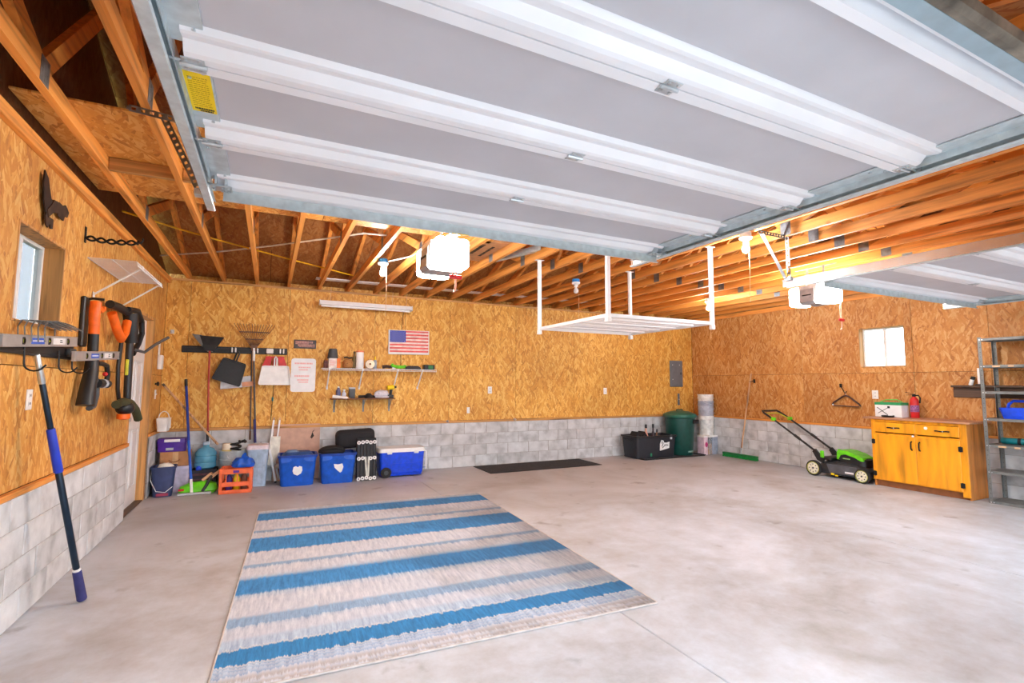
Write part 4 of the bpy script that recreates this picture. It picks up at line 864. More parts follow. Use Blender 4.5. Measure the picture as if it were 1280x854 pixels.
g = at('grey_radio', 'small dark grey box standing on the dark shelf', 'box', 2.38, -.1, LZ); bm = NB(); box(bm, (-.045, -.025, 0), (.045, .025, .16), .006, 2); mk('case', bm, GREY, g, True); bm = NB(); box(bm, (-.046, -.026, .135), (.046, .026, .162), .006, 2); mk('top', bm, LGREY, g, True)
g = at('black_grease_gun', 'black hand tool lying in the middle of the dark shelf', 'tool', 2.63, -.13, LZ); bm = NB(); tube(bm, [(-.16, 0, .022), (-.05, 0, .025), (.15, 0, .022)], .02, 8); mk('barrel', bm, BLACKR, g, True); bm = NB(); lathe(bm, [(.06, 0), (.062, .03), (.04, .06), (.02, .075)], (-.01, 0, 0), 14); mk('head', bm, BLACKR, g, True)
g = at('white_rag', 'crumpled white rag on the dark shelf beside the drill', 'rag', 2.81, -.13, LZ); bm = NB(); ball(bm, (0, 0, .06), .06, (1.9, 1.0, 1.0), 20)
for v in bm.verts: k = .012*math.sin(v.co.x*70)*math.cos(v.co.y*60+v.co.z*40); v.co += Vector((k, k, k*.8)); v.co.z = max(0, v.co.z)
mk('cloth', bm, pm('rag_white', (224, 218, 226), .9), g, True); bm = NB(); tube(bm, [(-.1, -.04, .018), (.0, -.062, .012), (.1, -.04, .016)], .012, 8); mk('fold', bm, pm('rag_white', (224, 218, 226)), g, True)
g = at('cordless_drill', 'black and yellow cordless drill at the end of the dark shelf', 'drill', 2.945, -.13, LZ); bm = NB(); box(bm, (-.05, -.03, 0), (.045, .03, .05), .008, 2); mk('battery', bm, BLACK, g, True); bm = NB(); tube(bm, [(0, 0, .045), (.01, 0, .13)], .021, 10); mk('grip', bm, BLACK, g, True); bm = NB(); tube(bm, [(-.05, 0, .155), (.05, 0, .165)], .036, 12); mk('motor', bm, YEL, g, True); bm = NB(); tube(bm, [(.05, 0, .165), (.09, 0, .168)], .024, 10, r1=.014); mk('chuck', bm, BLACK, g, True)
# fluorescent fixture and flag
g = T('tube_light', 'long white unlit tube light hung on cords above the wire shelf', 'light', (1.87, -.2, 2.5))
bm = NB(); prism(bm, [(-.055, 0), (-.02, -.005), (.02, -.005), (.055, 0), (.03, .06), (-.03, .06)], 'x', 0, 1.36); mk('housing', bm, WHITE, g)
bm = NB(); lathe(bm, [(.016, .03), (.016, 1.33)], (0, 0, -.016), 12, 'x'); mk('tube', bm, WHITEP, g, True)
for x in (0, 1.352):
    bm = NB(); box(bm, (x, -.058, -.012), (x+.008, .058, .063), .002, 1); mk('end_cap', bm, WHITE, g)
for x in (.15, 1.05, 1.27):
    bm = NB(); tube(bm, [(x, 0, .06), (x+.01, 0, H-2.5+.02)], .003, 5); mk('hanging_cord', bm, ROPE, g)
bm = NB(); tube(bm, [(1.25, .02, .0), (1.25, .13, -.1), (1.25, .19, -.3), (1.25, .19, -.8), (1.25, .19, -.92)], .004, 6); mk('power_cord', bm, IRON, g, True)
g = T('flag_sign', 'white framed flag panel with stars and stripes over the wire shelf', 'flag', (2.918, -.03, 1.815), (0, -.012, 0))
bm = NB(); box(bm, (0, 0, 0), (.655, .022, .385), .004, 1); mk('frame', bm, WHITE, g)
for i in range(13):
    z1 = .375-i*.0262; bm = NB(); box(bm, (.02 if i > 6 else .272, -.004, z1-.0262), (.64, .0, z1)); mk('stripe', bm, pm('flag_red', (232, 104, 100), .6) if i % 2 == 0 else pm('flag_pale', (246, 220, 212), .6), g)
bm = NB(); box(bm, (.02, -.005, .1916), (.272, .0, .375)); ct = mk('canton', bm, pm('flag_blue', (34, 56, 170), .6), g)
bm = NB()
def star(bm, cx, cz, r):
    pts = [(cx+(r if k % 2 == 0 else r*.42)*math.sin(k*PI/5), cz+(r if k % 2 == 0 else r*.42)*math.cos(k*PI/5)) for k in range(10)]
    prism(bm, pts, 'y', -.0064, -.005)
for r_ in range(9):
    for c_ in range(6 if r_ % 2 == 0 else 5): star(bm, .02+.252*((c_*2+1+(r_ % 2))/12.), .1916+.1834*((9-r_)/10.), .0085)
mk('stars', bm, pm('flag_white', (230, 232, 240), .6, var=0), ct, kind='stuff')
bm = NB(); tube(bm, [(.26, .012, .385), (.265, .012, .62)], .002, 5); mk('hanging_wire', bm, IRON, g)
g = T('breaker_panel', 'grey metal breaker panel on the back wall near the corner', 'panel', (8.70, -.002, 1.32)); bm = NB(); box(bm, (0, -.02, 0), (.345, 0, .54), .004, 1); mk('cover', bm, pm('panel_grey', (112, 118, 124), .5, .2, .05), g)
bm = NB(); box(bm, (.03, -.026, .03), (.315, -.02, .51), .003, 1); d_ = mk('door', bm, pm('panel_grey', (112, 118, 124)), g); bm = NB(); box(bm, (.27, -.032, .25), (.295, -.026, .3), .003, 1); mk('latch', bm, BLACK, d_)
bm = NB()
for x, z in ((.06, .45), (.06, .15), (.25, .45)): lathe(bm, [(.012, -.004), (.008, 0)], (x, -.026, z), 8, 'y')
mk('screws', bm, STEEL, d_, kind='stuff')
g = T('conduit', 'short grey conduit plate below the breaker panel', 'conduit', (8.90, -.002, .94)); bm = NB(); box(bm, (0, -.018, 0), (.05, 0, .24), .004, 1); mk('cover', bm, pm('panel_grey', (112, 118, 124)), g); bm = NB(); lathe(bm, [(.01, -.004), (.007, 0)], (.025, -.018, .12), 8, 'y'); mk('screw', bm, STEEL, g)

# ------------------------------------------------------------------ floor: clutter along the back wall, left corner
def lidtub(name, label, cat, loc, rot, w, d, h, m, ml=None, taper=.88, lid=.04):
    g = T(name, label, cat, loc, rot); bm = NB(); R = frustum(bm, (0, 0), (w*taper, d*taper), (w, d), 0, h, .03); loft(bm, [R((w*taper, d*taper), 0), R((w*.98, d*.98), h-lid)]); mk('tub', bm, m, g, True)
    bm = NB(); slab(bm, (0, 0), (w*1.03, d*1.03), h-lid, h, .035, (w*.98, d*.98)); mk('lid', bm, ml or m, g, True); return g
g = lidtub('storage_bin', 'pale lilac storage bin behind the navy bucket', 'bin', (.27, -.225, 0), 0, .29, .3, .32, pm('lilac_plastic', (206, 200, 226), .5))
g = T('cardboard_box', 'brown cardboard box on the pale storage bin', 'box', (.245, -.235, .321), .06)
bm = NB(); box(bm, (-.16, -.11, 0), (.16, .11, .175), .003, 1); mk('carton', bm, CARD, g); bm = NB(); box(bm, (-.03, -.1112, .02), (.03, -.1102, .175)); box(bm, (-.16, -.02, .1752), (.16, .02, .1762)); mk('tape', bm, pm('kraft_tape', (206, 164, 116), .5), g)
bm = NB(); tube(bm, arc((-.01, -.112, .12), .07, 215, 325, 10), .006, 5); mk('printed_curve', bm, pm('dark_kraft', (140, 92, 56), .8), g)
g = T('purple_box', 'purple plastic box with white labels on the cardboard box', 'box', (.20, -.235, .4972), .05); bm = NB(); slab(bm, (0, 0), (.29, .2), 0, .11, .02, (.3, .21)); mk('tub', bm, PURPLE, g, True)
bm = NB(); slab(bm, (0, 0), (.315, .225), .11, .16, .025, (.30, .21)); mk('lid', bm, PURPLE, g, True); bm = NB(); box(bm, (-.08, -.1135, .12), (.085, -.108, .155), .003, 1); mk('white_label', bm, WHITE, g); bm = NB(); box(bm, (-.06, -.1085, .02), (.02, -.101, .05), .003, 1); mk('small_label', bm, LGREY, g)
g = T('mop_bucket', 'navy square bucket with a white rag at the left corner', 'bucket', (.165, -.50, 0), .1); bm = NB(); tub(bm, (0, 0), (.19, .2), (.245, .24), 0, .35, .05, .006); mk('pail', bm, NAVY, g, True)
bm = NB(); tube(bm, [(-.12, -.0, .33), (-.125, -.07, .2), (-.06, -.145, .08), (.03, -.145, .06), (.1, -.13, .12)], .004, 6); mk('bail', bm, WHITE, g, True); bm = NB(); R = frustum(bm, (0, 0), (.255, .25), (.255, .25), .33, .352, .055); loft(bm, [R((.25, .245), .33), R((.262, .257), .335), R((.262, .257), .352), R((.236, .231), .353), R((.236, .231), .33)], False, False); mk('rim', bm, NAVY, g, True)
bm = NB(); box(bm, (-.06, -.115, .012), (.06, -.098, .045), .006, 1); mk('red_foot', bm, pm('dull_red', (170, 60, 90), .6), g)
g = T('white_rag', 'white rag bunched in the top of the navy bucket', 'rag', (.18, -.50, .32), .1); bm = NB(); ball(bm, (0, 0, .02), .075, (1.1, 1.1, .62), 20)
for v in bm.verts: v.co += v.co.normalized()*.006*math.sin(v.co.x*90)*math.cos(v.co.y*80)
mk('cloth', bm, pm('rag_cream', (240, 234, 222), .9), g, True)
g = T('blue_squeegee', 'blue pole squeegee leaning against the back wall', 'squeegee', (0, 0, 0)); bm = NB(); tube(bm, [(.475, -.61, .03), (.455, -.56, .18)], .016, 10); mk('white_end', bm, WHITEP, g, True)
bm = NB(); tube(bm, [(.455, -.56, .18), (.387, -.39, .63)], .0155, 10); mk('lower_pole', bm, BLUE, g, True); bm = NB(); tube(bm, [(.387, -.39, .63), (.285, -.06, 1.31)], .0155, 10); mk('upper_pole', bm, pm('mid_blue', (30, 62, 160), .4), g, True)
bm = NB(); tube(bm, [(.285, -.06, 1.31), (.276, -.045, 1.40)], .018, 10); mk('grip', bm, BLACK, g, True); bm = NB(); box(bm, (.33, -.635, .004), (.68, -.60, .028), .004, 1); mk('blade_bar', bm, LGREY, g)
g = T('wooden_pole', 'bare wooden pole slanting from the corner down to the metal tub', 'pole', (0, 0, 0)); bm = NB(); tube(bm, [(.03, -.05, 1.33), (.70, -.30, .56)], .0145, 10); mk('shaft', bm, POLEW, g, True); bm = NB(); tube(bm, [(.026, -.048, 1.335), (.05, -.058, 1.31)], .0155, 10); mk('tip', bm, pm('grey_grip', (76, 72, 70)), g, True)
g = T('water_jug', 'clear blue five gallon water jug against the back wall', 'water jug', (.56, -.17, .25)); bm = NB(); lathe(bm, [(.10, 0), (.125, .02), (.125, .07), (.118, .08), (.125, .09), (.125, .15), (.118, .16), (.125, .17), (.122, .2), (.09, .25), (.035, .275), (.035, .315)], seg=24); mk('bottle', bm, JUG, g, True); bm = NB(); lathe(bm, [(.038, .30), (.04, .305), (.04, .335), (.03, .34)], seg=16); mk('cap', bm, pm('cap_white', (190, 215, 235), .4), g, True)
g = T('milk_crate', 'dark plastic crate under the blue water jug', 'crate', (.56, -.18, 0)); bm = NB()
tub(bm, (0, 0), (.26, .26), (.28, .28), 0, .248, .015, .008); mk('crate_body', bm, pm('crate_dark', (48, 44, 56), .6), g)
for k in range(3):
    bm = NB(); box(bm, (-.12, -.15, .05+.065*k), (.12, -.138, .075+.065*k), .003, 1); mk('slat', bm, pm('crate_slat', (96, 62, 72), .6), g)
g = T('small_blue_cap', 'small blue plastic cap resting on the crate before the jug', 'cap', (.50, -.30, .2485)); bm = NB(); lathe(bm, [(.03, 0), (.032, .004), (.03, .03), (.016, .05), (.004, .052)], seg=14); mk('cap', bm, BLUE2, g, True); bm = NB(); lathe(bm, [(.034, 0), (.034, .008)], seg=14); mk('rim', bm, BLUE2, g, True)
g = T('green_bag', 'lime green bag with a dark strap lying on the floor', 'bag', (.53, -.50, 0), .03); bm = NB(); R = frustum(bm, (0, 0), (.4, .16), (.4, .16), 0, .2, .06); loft(bm, [R((.36, .12), 0), R((.42, .17), .03), R((.38, .15), .09), R((.2, .08), .13)]); 
for v in bm.verts: v.co.z *= 1+.9*max(0, v.co.x+.05)
mk('sack', bm, LIME, g, True); bm = NB(); tube(bm, [(.05, -.09, .03), (.09, -.085, .10), (.13, -.04, .19), (.14, .03, .2)], .018, 8); mk('strap', bm, pm('strap_dark', (56, 62, 60), .7), g, True); bm = NB(); box(bm, (-.2, -.088, .05), (-.14, -.078, .075), .004, 1); mk('red_tag', bm, RED, g)
for x0, z0, lb in ((.57, .20, 'left'), (.66, .23, 'right')):
    g = T('wood_offcut', 'short wooden offcut sticking up from the green bag, %s one' % lb, 'wood', (x0, -.51, z0-.05), (0, .9, .1)); bm = NB(); box(bm, (-.018, -.012, 0), (.018, .012, .13), .002, 1); mk('stick', bm, POLEW, g); bm = NB(); box(bm, (-.0185, -.0125, .118), (.0185, .0125, .131), .001, 1); mk('sawn_end', bm, CARD, g)
g = T('galvanised_tub', 'galvanised metal tub standing behind the orange crate', 'tub', (.868, -.225, 0)); bm = NB(); lathe(bm, [(.13, 0), (.135, .008), (.157, .46), (.163, .47), (.157, .475), (.151, .465), (.13, .012), (.0, .01)], seg=26, cap=False); mk('pail', bm, GALV, g, True)
for z in (.16, .36):
    bm = NB(); lathe(bm, [(.134+.049*z, z-.008), (.14+.049*z, z), (.134+.049*z, z+.008)], seg=26, cap=False); mk('hoop', bm, GALV, g, True)
bm = NB(); tube(bm, arc((.0, -.155, .42), .05, 180, 360, 8, 'xz'), .006, 6); mk('ear_handle', bm, STEEL, g, True)
g = T('paper_roll', 'cream roll standing in the galvanised tub', 'roll', (.80, -.225, .42)); bm = NB(); lathe(bm, [(.02, 0), (.05, 0), (.052, .004), (.052, .136), (.05, .14), (.02, .14), (.02, 0)], seg=18, cap=False); mk('roll', bm, pm('cream', (244, 226, 200)), g, True); bm = NB(); lathe(bm, [(.054, .03), (.054, .06)], seg=18, cap=False); mk('band', bm, pm('straw', (220, 206, 130), .7), g)
g = T('black_hose', 'coiled black hose heaped in the galvanised tub', 'hose', (.90, -.225, .44)); bm = NB(); tube(bm, [(.06*math.cos(a*.5), .06*math.sin(a*.5), .02+.0045*a) for a in range(28)], .014, 8); mk('coil', bm, BLACKR, g, True); bm = NB(); tube(bm, [(.08, .0, .14), (.10, -.02, .15), (.12, -.03, .13)], .02, 8); mk('nozzle', bm, BLACK, g, True)
g = T('plastic_crate', 'coral orange plastic crate at the front of the left clutter', 'crate', (.945, -.58, 0), -.02)
bm = NB(); w, d, h, t = .36, .30, .30, .014
for (a, b) in (((-w/2, -d/2, 0), (w/2, d/2, .012)),): box(bm, a, b)
mk('base', bm, CORAL, g)
for (sx, sy) in ((-1, -1), (1, -1), (1, 1), (-1, 1)):
    bm = NB(); a = (sx*w/2, sy*d/2); box(bm, (min(a[0], a[0]-sx*.035), min(a[1], a[1]-sy*.035), .0), (max(a[0], a[0]-sx*.035), max(a[1], a[1]-sy*.035), h), .004, 1); mk('corner_post', bm, CORAL, g)
for z0, z1 in ((.0, .045), (.085, .14), (.235, h)):
    for y in (-d/2, d/2-t):
        bm = NB(); box(bm, (-w/2+.03, y, z0), (w/2-.03, y+t, z1), .003, 1); mk('rail', bm, CORAL, g)
    for x in (-w/2, w/2-t):
        bm = NB(); box(bm, (x, -d/2+.03, z0), (x+t, d/2-.03, z1), .003, 1); mk('rail', bm, CORAL, g)
for x in (-.06, .06):
    bm = NB(); box(bm, (x-.05, -d/2+.002, .14), (x-.038, -d/2+.012, .235)); mk('mullion', bm, CORAL, g)
bm = NB(); box(bm, (-.03, -d/2-.002, .25), (.035, -d/2, .28), .0009, 1); mk('grip_slot', bm, PURPLE, g)
for k, (m_, nm, lb) in enumerate(((pm('indigo', (60, 40, 130), .6), 'bottle_indigo', 'purple'), (YEL, 'bottle_yellow', 'yellow'), (pm('brown_box', (130, 80, 60), .7), 'bottle_brown', 'brown'))):
    g = T('spray_bottle', '%s bottle seen through the slots of the orange crate' % lb, 'bottle', (.86+.085*k, -.55, .0125)); bm = NB(); lathe(bm, [(.034, 0), (.037, .006), (.037, .15), (.016, .19), (.015, .21)], seg=14); mk('bottle', bm, m_, g, True); bm = NB(); lathe(bm, [(.018, .21), (.018, .24)], seg=12); mk('cap', bm, WHITEP, g, True)
g = T('blue_bag', 'crumpled blue plastic bag on top of the orange crate', 'bag', (1.015, -.56, .302)); bm = NB(); R = frustum(bm, (0, 0), (.22, .2), (.2, .2), 0, .1, .06); loft(bm, [R((.24, .2), 0), R((.25, .21), .04), R((.16, .14), .10), R((.05, .05), .125)])
bmesh.ops.subdivide_edges(bm, edges=bm.edges[:], cuts=2, use_grid_fill=True)
for v in bm.verts:
    if v.co.z > .002: v.co += Vector((.010*math.sin(v.co.y*70+v.co.z*50), .010*math.cos(v.co.x*65), .008*math.sin(v.co.x*55+v.co.y*40)))
mk('bag', bm, BLUE, g, True); bm = NB(); tube(bm, [(-.02, 0, .115), (-.005, 0, .14), (.02, .01, .155)], .012, 6, r1=.02); mk('knot', bm, BLUE, g, True)
g = T('waste_bin', 'tall pale blue bin with pinkish lid left of the white folded stool', 'bin', (1.17, -.27, 0)); bm = NB(); R = frustum(bm, (0, 0), (.22, .2), (.26, .24), 0, .48, .03); loft(bm, [R((.215, .2), 0), R((.25, .235), .48)]); mk('body', bm, LBLUE, g, True)
bm = NB(); slab(bm, (0, 0), (.275, .26), .48, .535, .035, (.255, .24)); mk('lid', bm, pm('pale_pink', (226, 212, 218), .5), g, True)
for x in (-.06, 0, .06):
    bm = NB(); beam(bm, (x, -.103, .05), (x, -.117, .44), .012, .006, (0, 1, 0)); mk('rib', bm, LBLUE, g)
g = T('folding_stool', 'white wooden folded stool standing on end beside the blue bins', 'stool', (1.365, -.14, 0), (0, .03, 0))
for s in (-.045, .03):
    bm = NB(); beam(bm, (s-.02, .0, .50), (s, .06, .84), .022, .03, (0, 1, 0)); p = mk('rail', bm, WHITE, g); bm = NB(); beam(bm, (s, .06, .84), (s+.002, .064, .875), .024, .032, (0, 1, 0)); mk('wood_tip', bm, POLEW, p)
bm = NB(); prism(bm, [(-.085, .24), (.0, .22), (.055, .40), (.055, .62), (-.06, .62), (-.07, .45)], 'y', -.02, .03); mk('seat_panel', bm, pm('cream_white', (232, 228, 214), .5), g)
bm = NB(); beam(bm, (-.07, -.02, .45), (.03, -.05, .02), .026, .034, (0, 1, 0)); p = mk('leg', bm, WHITE, g); bm = NB(); beam(bm, (.03, -.05, .022), (.034, -.051, .0), .028, .036, (0, 1, 0)); mk('foot', bm, BLACKR, p)
bm = NB(); beam(bm, (-.05, .03, .45), (.08, .04, .02), .026, .034, (0, 1, 0)); mk('leg', bm, WHITE, g)
bm = NB(); ball(bm, (.045, -.035, .22), .04, (1, .6, .9)); mk('rubber_knob', bm, pm('cream_white', (232, 228, 214)), g, True)
g = T('cardboard_sheet', 'pinkish cardboard sheet leaning on the back wall behind blue bins', 'cardboard', (1.66, -.075, 0), (-.06, 0, 0)); bm = NB(); box(bm, (-.31, 0, 0), (.30, .008, .775), .002, 1); mk('sheet', bm, CARDP, g)
bm = NB(); prism(bm, [(.17, .58), (.19, .56), (.22, .60), (.2, .65), (.23, .69), (.20, .67), (.185, .62)], 'y', -.0012, 0); mk('black_mark', bm, INK, g)
def recycling_bin(label, x, y, rot, kind):
    g = T('recycling_bin', label, 'recycling bin', (x, y, 0), rot); bm = NB(); w, d, h = .47, .36, .40
    R = frustum(bm, (0, 0), (w, d), (w, d), 0, h, .05); loft(bm, [R((w*.84, d*.84), 0), R((w*.86, d*.86), .012), R((w*.98, d*.98), h-.06), R((w*1.0, d*1.0), h-.05), R((w*1.0, d*1.0), h), R((w*.95, d*.95), h), R((w*.80, d*.80), .02)]); mk('tub', bm, BLUE, g, True)
    for sx in (-1, 1):
        bm = NB(); prism(bm, [(sx*.20, h), (sx*.09, h), (sx*.075, h-.06), (sx*.11, h-.08), (sx*.20, h-.09)], 'y', -.188, -.177); mk('front_lobe', bm, BLUE, g)
    bm = NB(); R = frustum(bm, (0, 0), (w, d), (w, d), 0, h, .05); loft(bm, [R((w*1.03, d*1.04), h-.03), R((w*1.05, d*1.06), h-.015), R((w*1.05, d*1.06), h+.004), R((w*.94, d*.93), h+.004), R((w*.94, d*.93), h-.03)], False, False); mk('rim', bm, pm('blue_rim', (22, 64, 160), .4), g, True)
    bm = NB()
    if kind: prism(bm, [(-.06+.0, .20), (-.045, .16), (-.0, .14), (.045, .165), (.06, .205), (.055, .25), (.02, .262), (.005, .245), (-.02, .262), (-.05, .25)], 'y', -.178, -.165)
    else: prism(bm, [(-.055, .265), (.0, .255), (.055, .265), (.07, .22), (.05, .16), (.03, .145), (-.01, .18), (-.045, .215)], 'y', -.178, -.165)
    mk('white_logo', bm, WHITE, g); return g
recycling_bin('blue recycling bin in front of the leaning cardboard sheet', 1.655, -.40, -.03, True)
recycling_bin('blue recycling bin next to the black folded chair', 2.165, -.43, -.05, False)
g = T('paper_pile', 'blue-grey folded tarp filling the left recycling bin', 'tarp', (1.655, -.40, .385)); bm = NB(); slab(bm, (0, 0), (.40, .28), 0, .05, .05, (.3, .2)); mk('fold', bm, pm('tarp_blue', (40, 74, 130), .6), g, True); bm = NB(); slab(bm, (-.07, -.02), (.16, .14), .05, .072, .03, (.12, .1)); mk('pale_fold', bm, pm('tarp_pale', (110, 140, 180), .6), g, True)
g = T('black_bag', 'black soft bag bulging out of the second recycling bin', 'bag', (2.09, -.42, .39)); bm = NB(); ball(bm, (0, 0, .03), .12, (1.5, 1.05, .62), 20); mk('bag', bm, pm('black_cloth', (30, 28, 32), .8), g, True); bm = NB(); tube(bm, [(-.1, -.1, .06), (.02, -.13, .08), (.13, -.09, .06)], .014, 7); mk('handle', bm, BLACKR, g, True)
# folded slatted lounge chair with white tube ends, and a rolled black mat above it
g = T('folded_chair', 'black folded chair with rows of white tube ends beside the cooler', 'chair', (2.545, -.56, 0), (-.10, 0, -.03))
bm = NB(); box(bm, (-.135, 0, .02), (.135, .10, .59), .02, 2); mk('folded_body', bm, pm('black_mesh', (36, 37, 40), .8), g, True)
for k in range(6):
    bm = NB(); box(bm, (-.13+.044*k, -.008, .04), (-.095+.044*k, .004, .56), .003, 1); mk('slat', bm, pm('black_slat', (44, 45, 49), .7), g)
for z, ks in ((.53, range(5)), (.31, (0, 1, 3, 4)), (.035, range(5))):
    for k in ks:
        bm = NB(); lathe(bm, [(.010, -.025), (.024, -.025), (.026, -.02), (.026, -.004), (.010, -.004), (.010, -.025)], (-.108+.054*k, 0, z+.006*((k*7) % 3-1)), 14, 'y', False); p = mk('tube_end', bm, WHITE, g, True)
for x in (-.018, .03):
    bm = NB(); beam(bm, (x, -.016, .33), (.018+x*.3, -.016, .06), .03, .005, (1, 0, 0)) if False else prism(bm, [(x-.014, .33), (x+.014, .33), (.012+x*.4+.01, .06), (.012+x*.4-.012, .06)], 'y', -.016, -.010); mk('pale_strap', bm, pm('pale_strap', (206, 210, 200), .7), g)
g = T('rolled_mat', 'black padded cushion resting on the folded chair and bin', 'cushion', (2.42, -.33, .44), (0, -.05, -.03)); bm = NB(); box(bm, (-.27, -.1, .0), (.27, .1, .26), .07, 4); bmesh.ops.scale(bm, verts=bm.verts, vec=(1, 1, 1)); mk('pad', bm, pm('black_cloth', (30, 28, 32)), g, True); bm = NB(); tube(bm, [(-.25, -.095, .2), (0, -.103, .21), (.25, -.095, .2)], .006, 6); mk('seam', bm, BLACKR, g, True)
g = T('cooler', 'bright blue wheeled cooler with white lid against the block wall', 'cooler', (3.07, -.32, 0), -.02)
bm = NB(); R = frustum(bm, (0, 0), (.62, .32), (.66, .36), .03, .36, .04); loft(bm, [R((.60, .30), .02), R((.62, .33), .06), R((.655, .36), .36)]); mk('body', bm, BLUE2, g, True)
bm = NB(); slab(bm, (0, 0), (.685, .385), .36, .415, .045, (.66, .36)); p = mk('lid', bm, WHITE, g, True)
for x in (-.19, .2):
    bm = NB(); box(bm, (x-.035, -.196, .335), (x+.035, -.176, .385), .008, 2); mk('latch', bm, WHITE, g, True)
bm = NB(); box(bm, (-.16, -.168, .06), (.27, -.155, .2), .02, 2); mk('side_panel', bm, BLUE2, g, True)
for y in (-.175, .145):
    bm = NB(); lathe(bm, [(.01, -.016), (.06, -.016), (.075, -.012), (.075, .016), (.01, .016)], (-.235, y, .075), 20, 'y'); p = mk('wheel', bm, BLACKR, g, True); bm = NB(); lathe(bm, [(.004, -.02), (.03, -.02), (.032, -.016)], (-.235, y, .075), 14, 'y'); mk('hub', bm, GREY, p, True)
bm = NB(); tube(bm, [(.33, -.12, .37), (.365, -.12, .35), (.365, -.12, .10), (.365, .12, .10), (.365, .12, .35), (.33, .12, .37)], .012, 8); mk('pull_handle', bm, WHITE, g, True)

# ------------------------------------------------------------------ rugs
bm = NB(); box(bm, (-1.215, -1.69, 0), (1.215, 1.69, .009), .003, 1); rug = mk('area_rug', bm, rug_mat()); rug.location = (2.363, -3.60, .0005); rug.rotation_euler = (0, 0, math.radians(-2.6)); tag(rug, 'blue and beige striped rug lying on the concrete floor', 'rug')
for y in (-1.69, 1.69):
    bm = NB(); box(bm, (-1.216, y-.006, .0005), (1.216, y+.006, .011), .003, 1); mk('hem', bm, pm('hem', (196, 188, 182), .9), rug)
for x in (-1.215, 1.215):
    bm = NB(); box(bm, (x-.006, -1.69, .0005), (x+.006, 1.69, .011), .003, 1); mk('binding', bm, pm('hem', (196, 188, 182)), rug)
g = T('floor_mat', 'black ribbed floor mat along the back wall', 'mat', (5.37, -.44, .0005), .0); bm = NB(); box(bm, (-1.03, -.36, 0), (1.03, .36, .008), .003, 1); mk('base', bm, BLACKR, g)
bm = NB()
for k in range(40): box(bm, (-1.0, -.345+.0174*k, .008), (1.0, -.337+.0174*k, .011))
mk('ribs', bm, pm('rib_grey', (58, 54, 54), .9), g, kind='stuff')

# ------------------------------------------------------------------ right back corner
g = T('boot_tray', 'flat black tray on the floor under the tote and trash can', 'tray', (8.15, -.42, 0)); bm = NB(); tub(bm, (0, 0), (1.5, .6), (1.53, .62), 0, .022, .04, .008); mk('tray', bm, BLACKR, g); bm = NB(); box(bm, (-.7, -.24, .0085), (.7, .24, .012), .002, 1); mk('liner', bm, GREY, g)
ZT = .013
g = T('tool_tote', 'black open tote with a white sticker, filled with bottles', 'tote', (7.77, -.40, ZT), -.04)
bm = NB(); tub(bm, (0, 0), (.86, .42), (.92, .48), 0, .40, .05, .012); mk('tub', bm, pm('tote_black', (34, 36, 44), .5), g, True)
bm = NB(); R = frustum(bm, (0, 0), (.9, .5), (.9, .5), 0, 1, .06); loft(bm, [R((.93, .49), .37), R((.96, .52), .38), R((.96, .52), .405), R((.90, .46), .406), R((.90, .46), .37)], False, False); mk('rim', bm, BLACK, g, True)
for x in (-.43, .43):
    bm = NB(); tube(bm, [(x, -.1, .34), (x*1.16, -.1, .32), (x*1.16, .1, .32), (x, .1, .34)], .012, 8); mk('handle', bm, BLACK, g, True)
bm = NB(); prism(bm, [(.07, .13), (.28, .17), (.29, .285), (.22, .27), (.16, .275), (.15, .31), (.10, .325), (.07, .25)], 'y', -.238, -.222); mk('white_sticker', bm, WHITE, g)
bm = NB(); tube(bm, [(.10, -.24, .26), (.12, -.24, .30), (.14, -.24, .27), (.11, -.24, .21), (.12, -.24, .18), (.16, -.24, .21), (.18, -.24, .24), (.20, -.24, .21), (.22, -.24, .24), (.25, -.24, .215)], .006, 6); mk('script_letters', bm, INK, g, True)
bm = NB(); box(bm, (-.15, -.228, .03), (-.11, -.216, .09), .003, 1); mk('green_tag', bm, pm('tag_green', (40, 130, 90), .6), g)
bm = NB(); box(bm, (.30, -.25, .33), (.345, -.238, .41), .004, 1); mk('latch', bm, LGREY, g)
def bottle(x, y, h, m, mc, label, tilt=0., r=.04):
    g = T('spray_bottle', label, 'bottle', (x, y, .05), (0, tilt, 0)); bm = NB(); lathe(bm, [(r*.9, 0), (r, .01), (r, h*.62), (r*.4, h*.78), (r*.38, h*.88)], seg=14); mk('bottle', bm, m, g, True); bm = NB(); lathe(bm, [(r*.5, h*.88), (r*.55, h*.9), (r*.5, h), (r*.3, h+.004)], seg=12); mk('cap', bm, mc, g, True); return g
bottle(7.69, -.42, .56, pm('peach_label', (240, 176, 150), .6), BLACK, 'bottle with peach label and black cap in the tote, left of two tall ones', -.0)
bottle(7.88, -.40, .56, pm('dark_maroon', (54, 32, 38), .4), BLACK, 'tall dark bottle in the tote, right of the peach labelled one', .0)
bottle(7.96, -.36, .46, pm('dark_tan', (120, 92, 70), .5), GREY, 'brown bottle leaning at the right of the tall dark bottle', .12)
for x, lb in ((7.44, 'left'), (7.60, 'right')):
    g = T('black_pouch', 'black peaked pouch inside the tote, the %s one' % lb, 'pouch', (x, -.4, .05)); bm = NB(); prism(bm, [(-.08, 0), (.08, 0), (.085, .32), (.0, .44), (-.085, .32)], 'y', -.09, .09); mk('pouch', bm, pm('black_cloth', (30, 28, 32)), g); bm = NB(); tube(bm, arc((0, -.092, .34), .03, 0, 180, 8), .006, 6); mk('loop', bm, BLACK, g, True)
g = T('trash_can', 'dark green round trash can with domed lid in the back corner', 'trash can', (8.56, -.40, ZT)); bm = NB(); lathe(bm, [(.225, 0), (.235, .012), (.285, .70), (.298, .71), (.298, .735), (.28, .735), (.22, .02), (0, .018)], seg=32, cap=False); mk('can', bm, DGREEN, g, True)
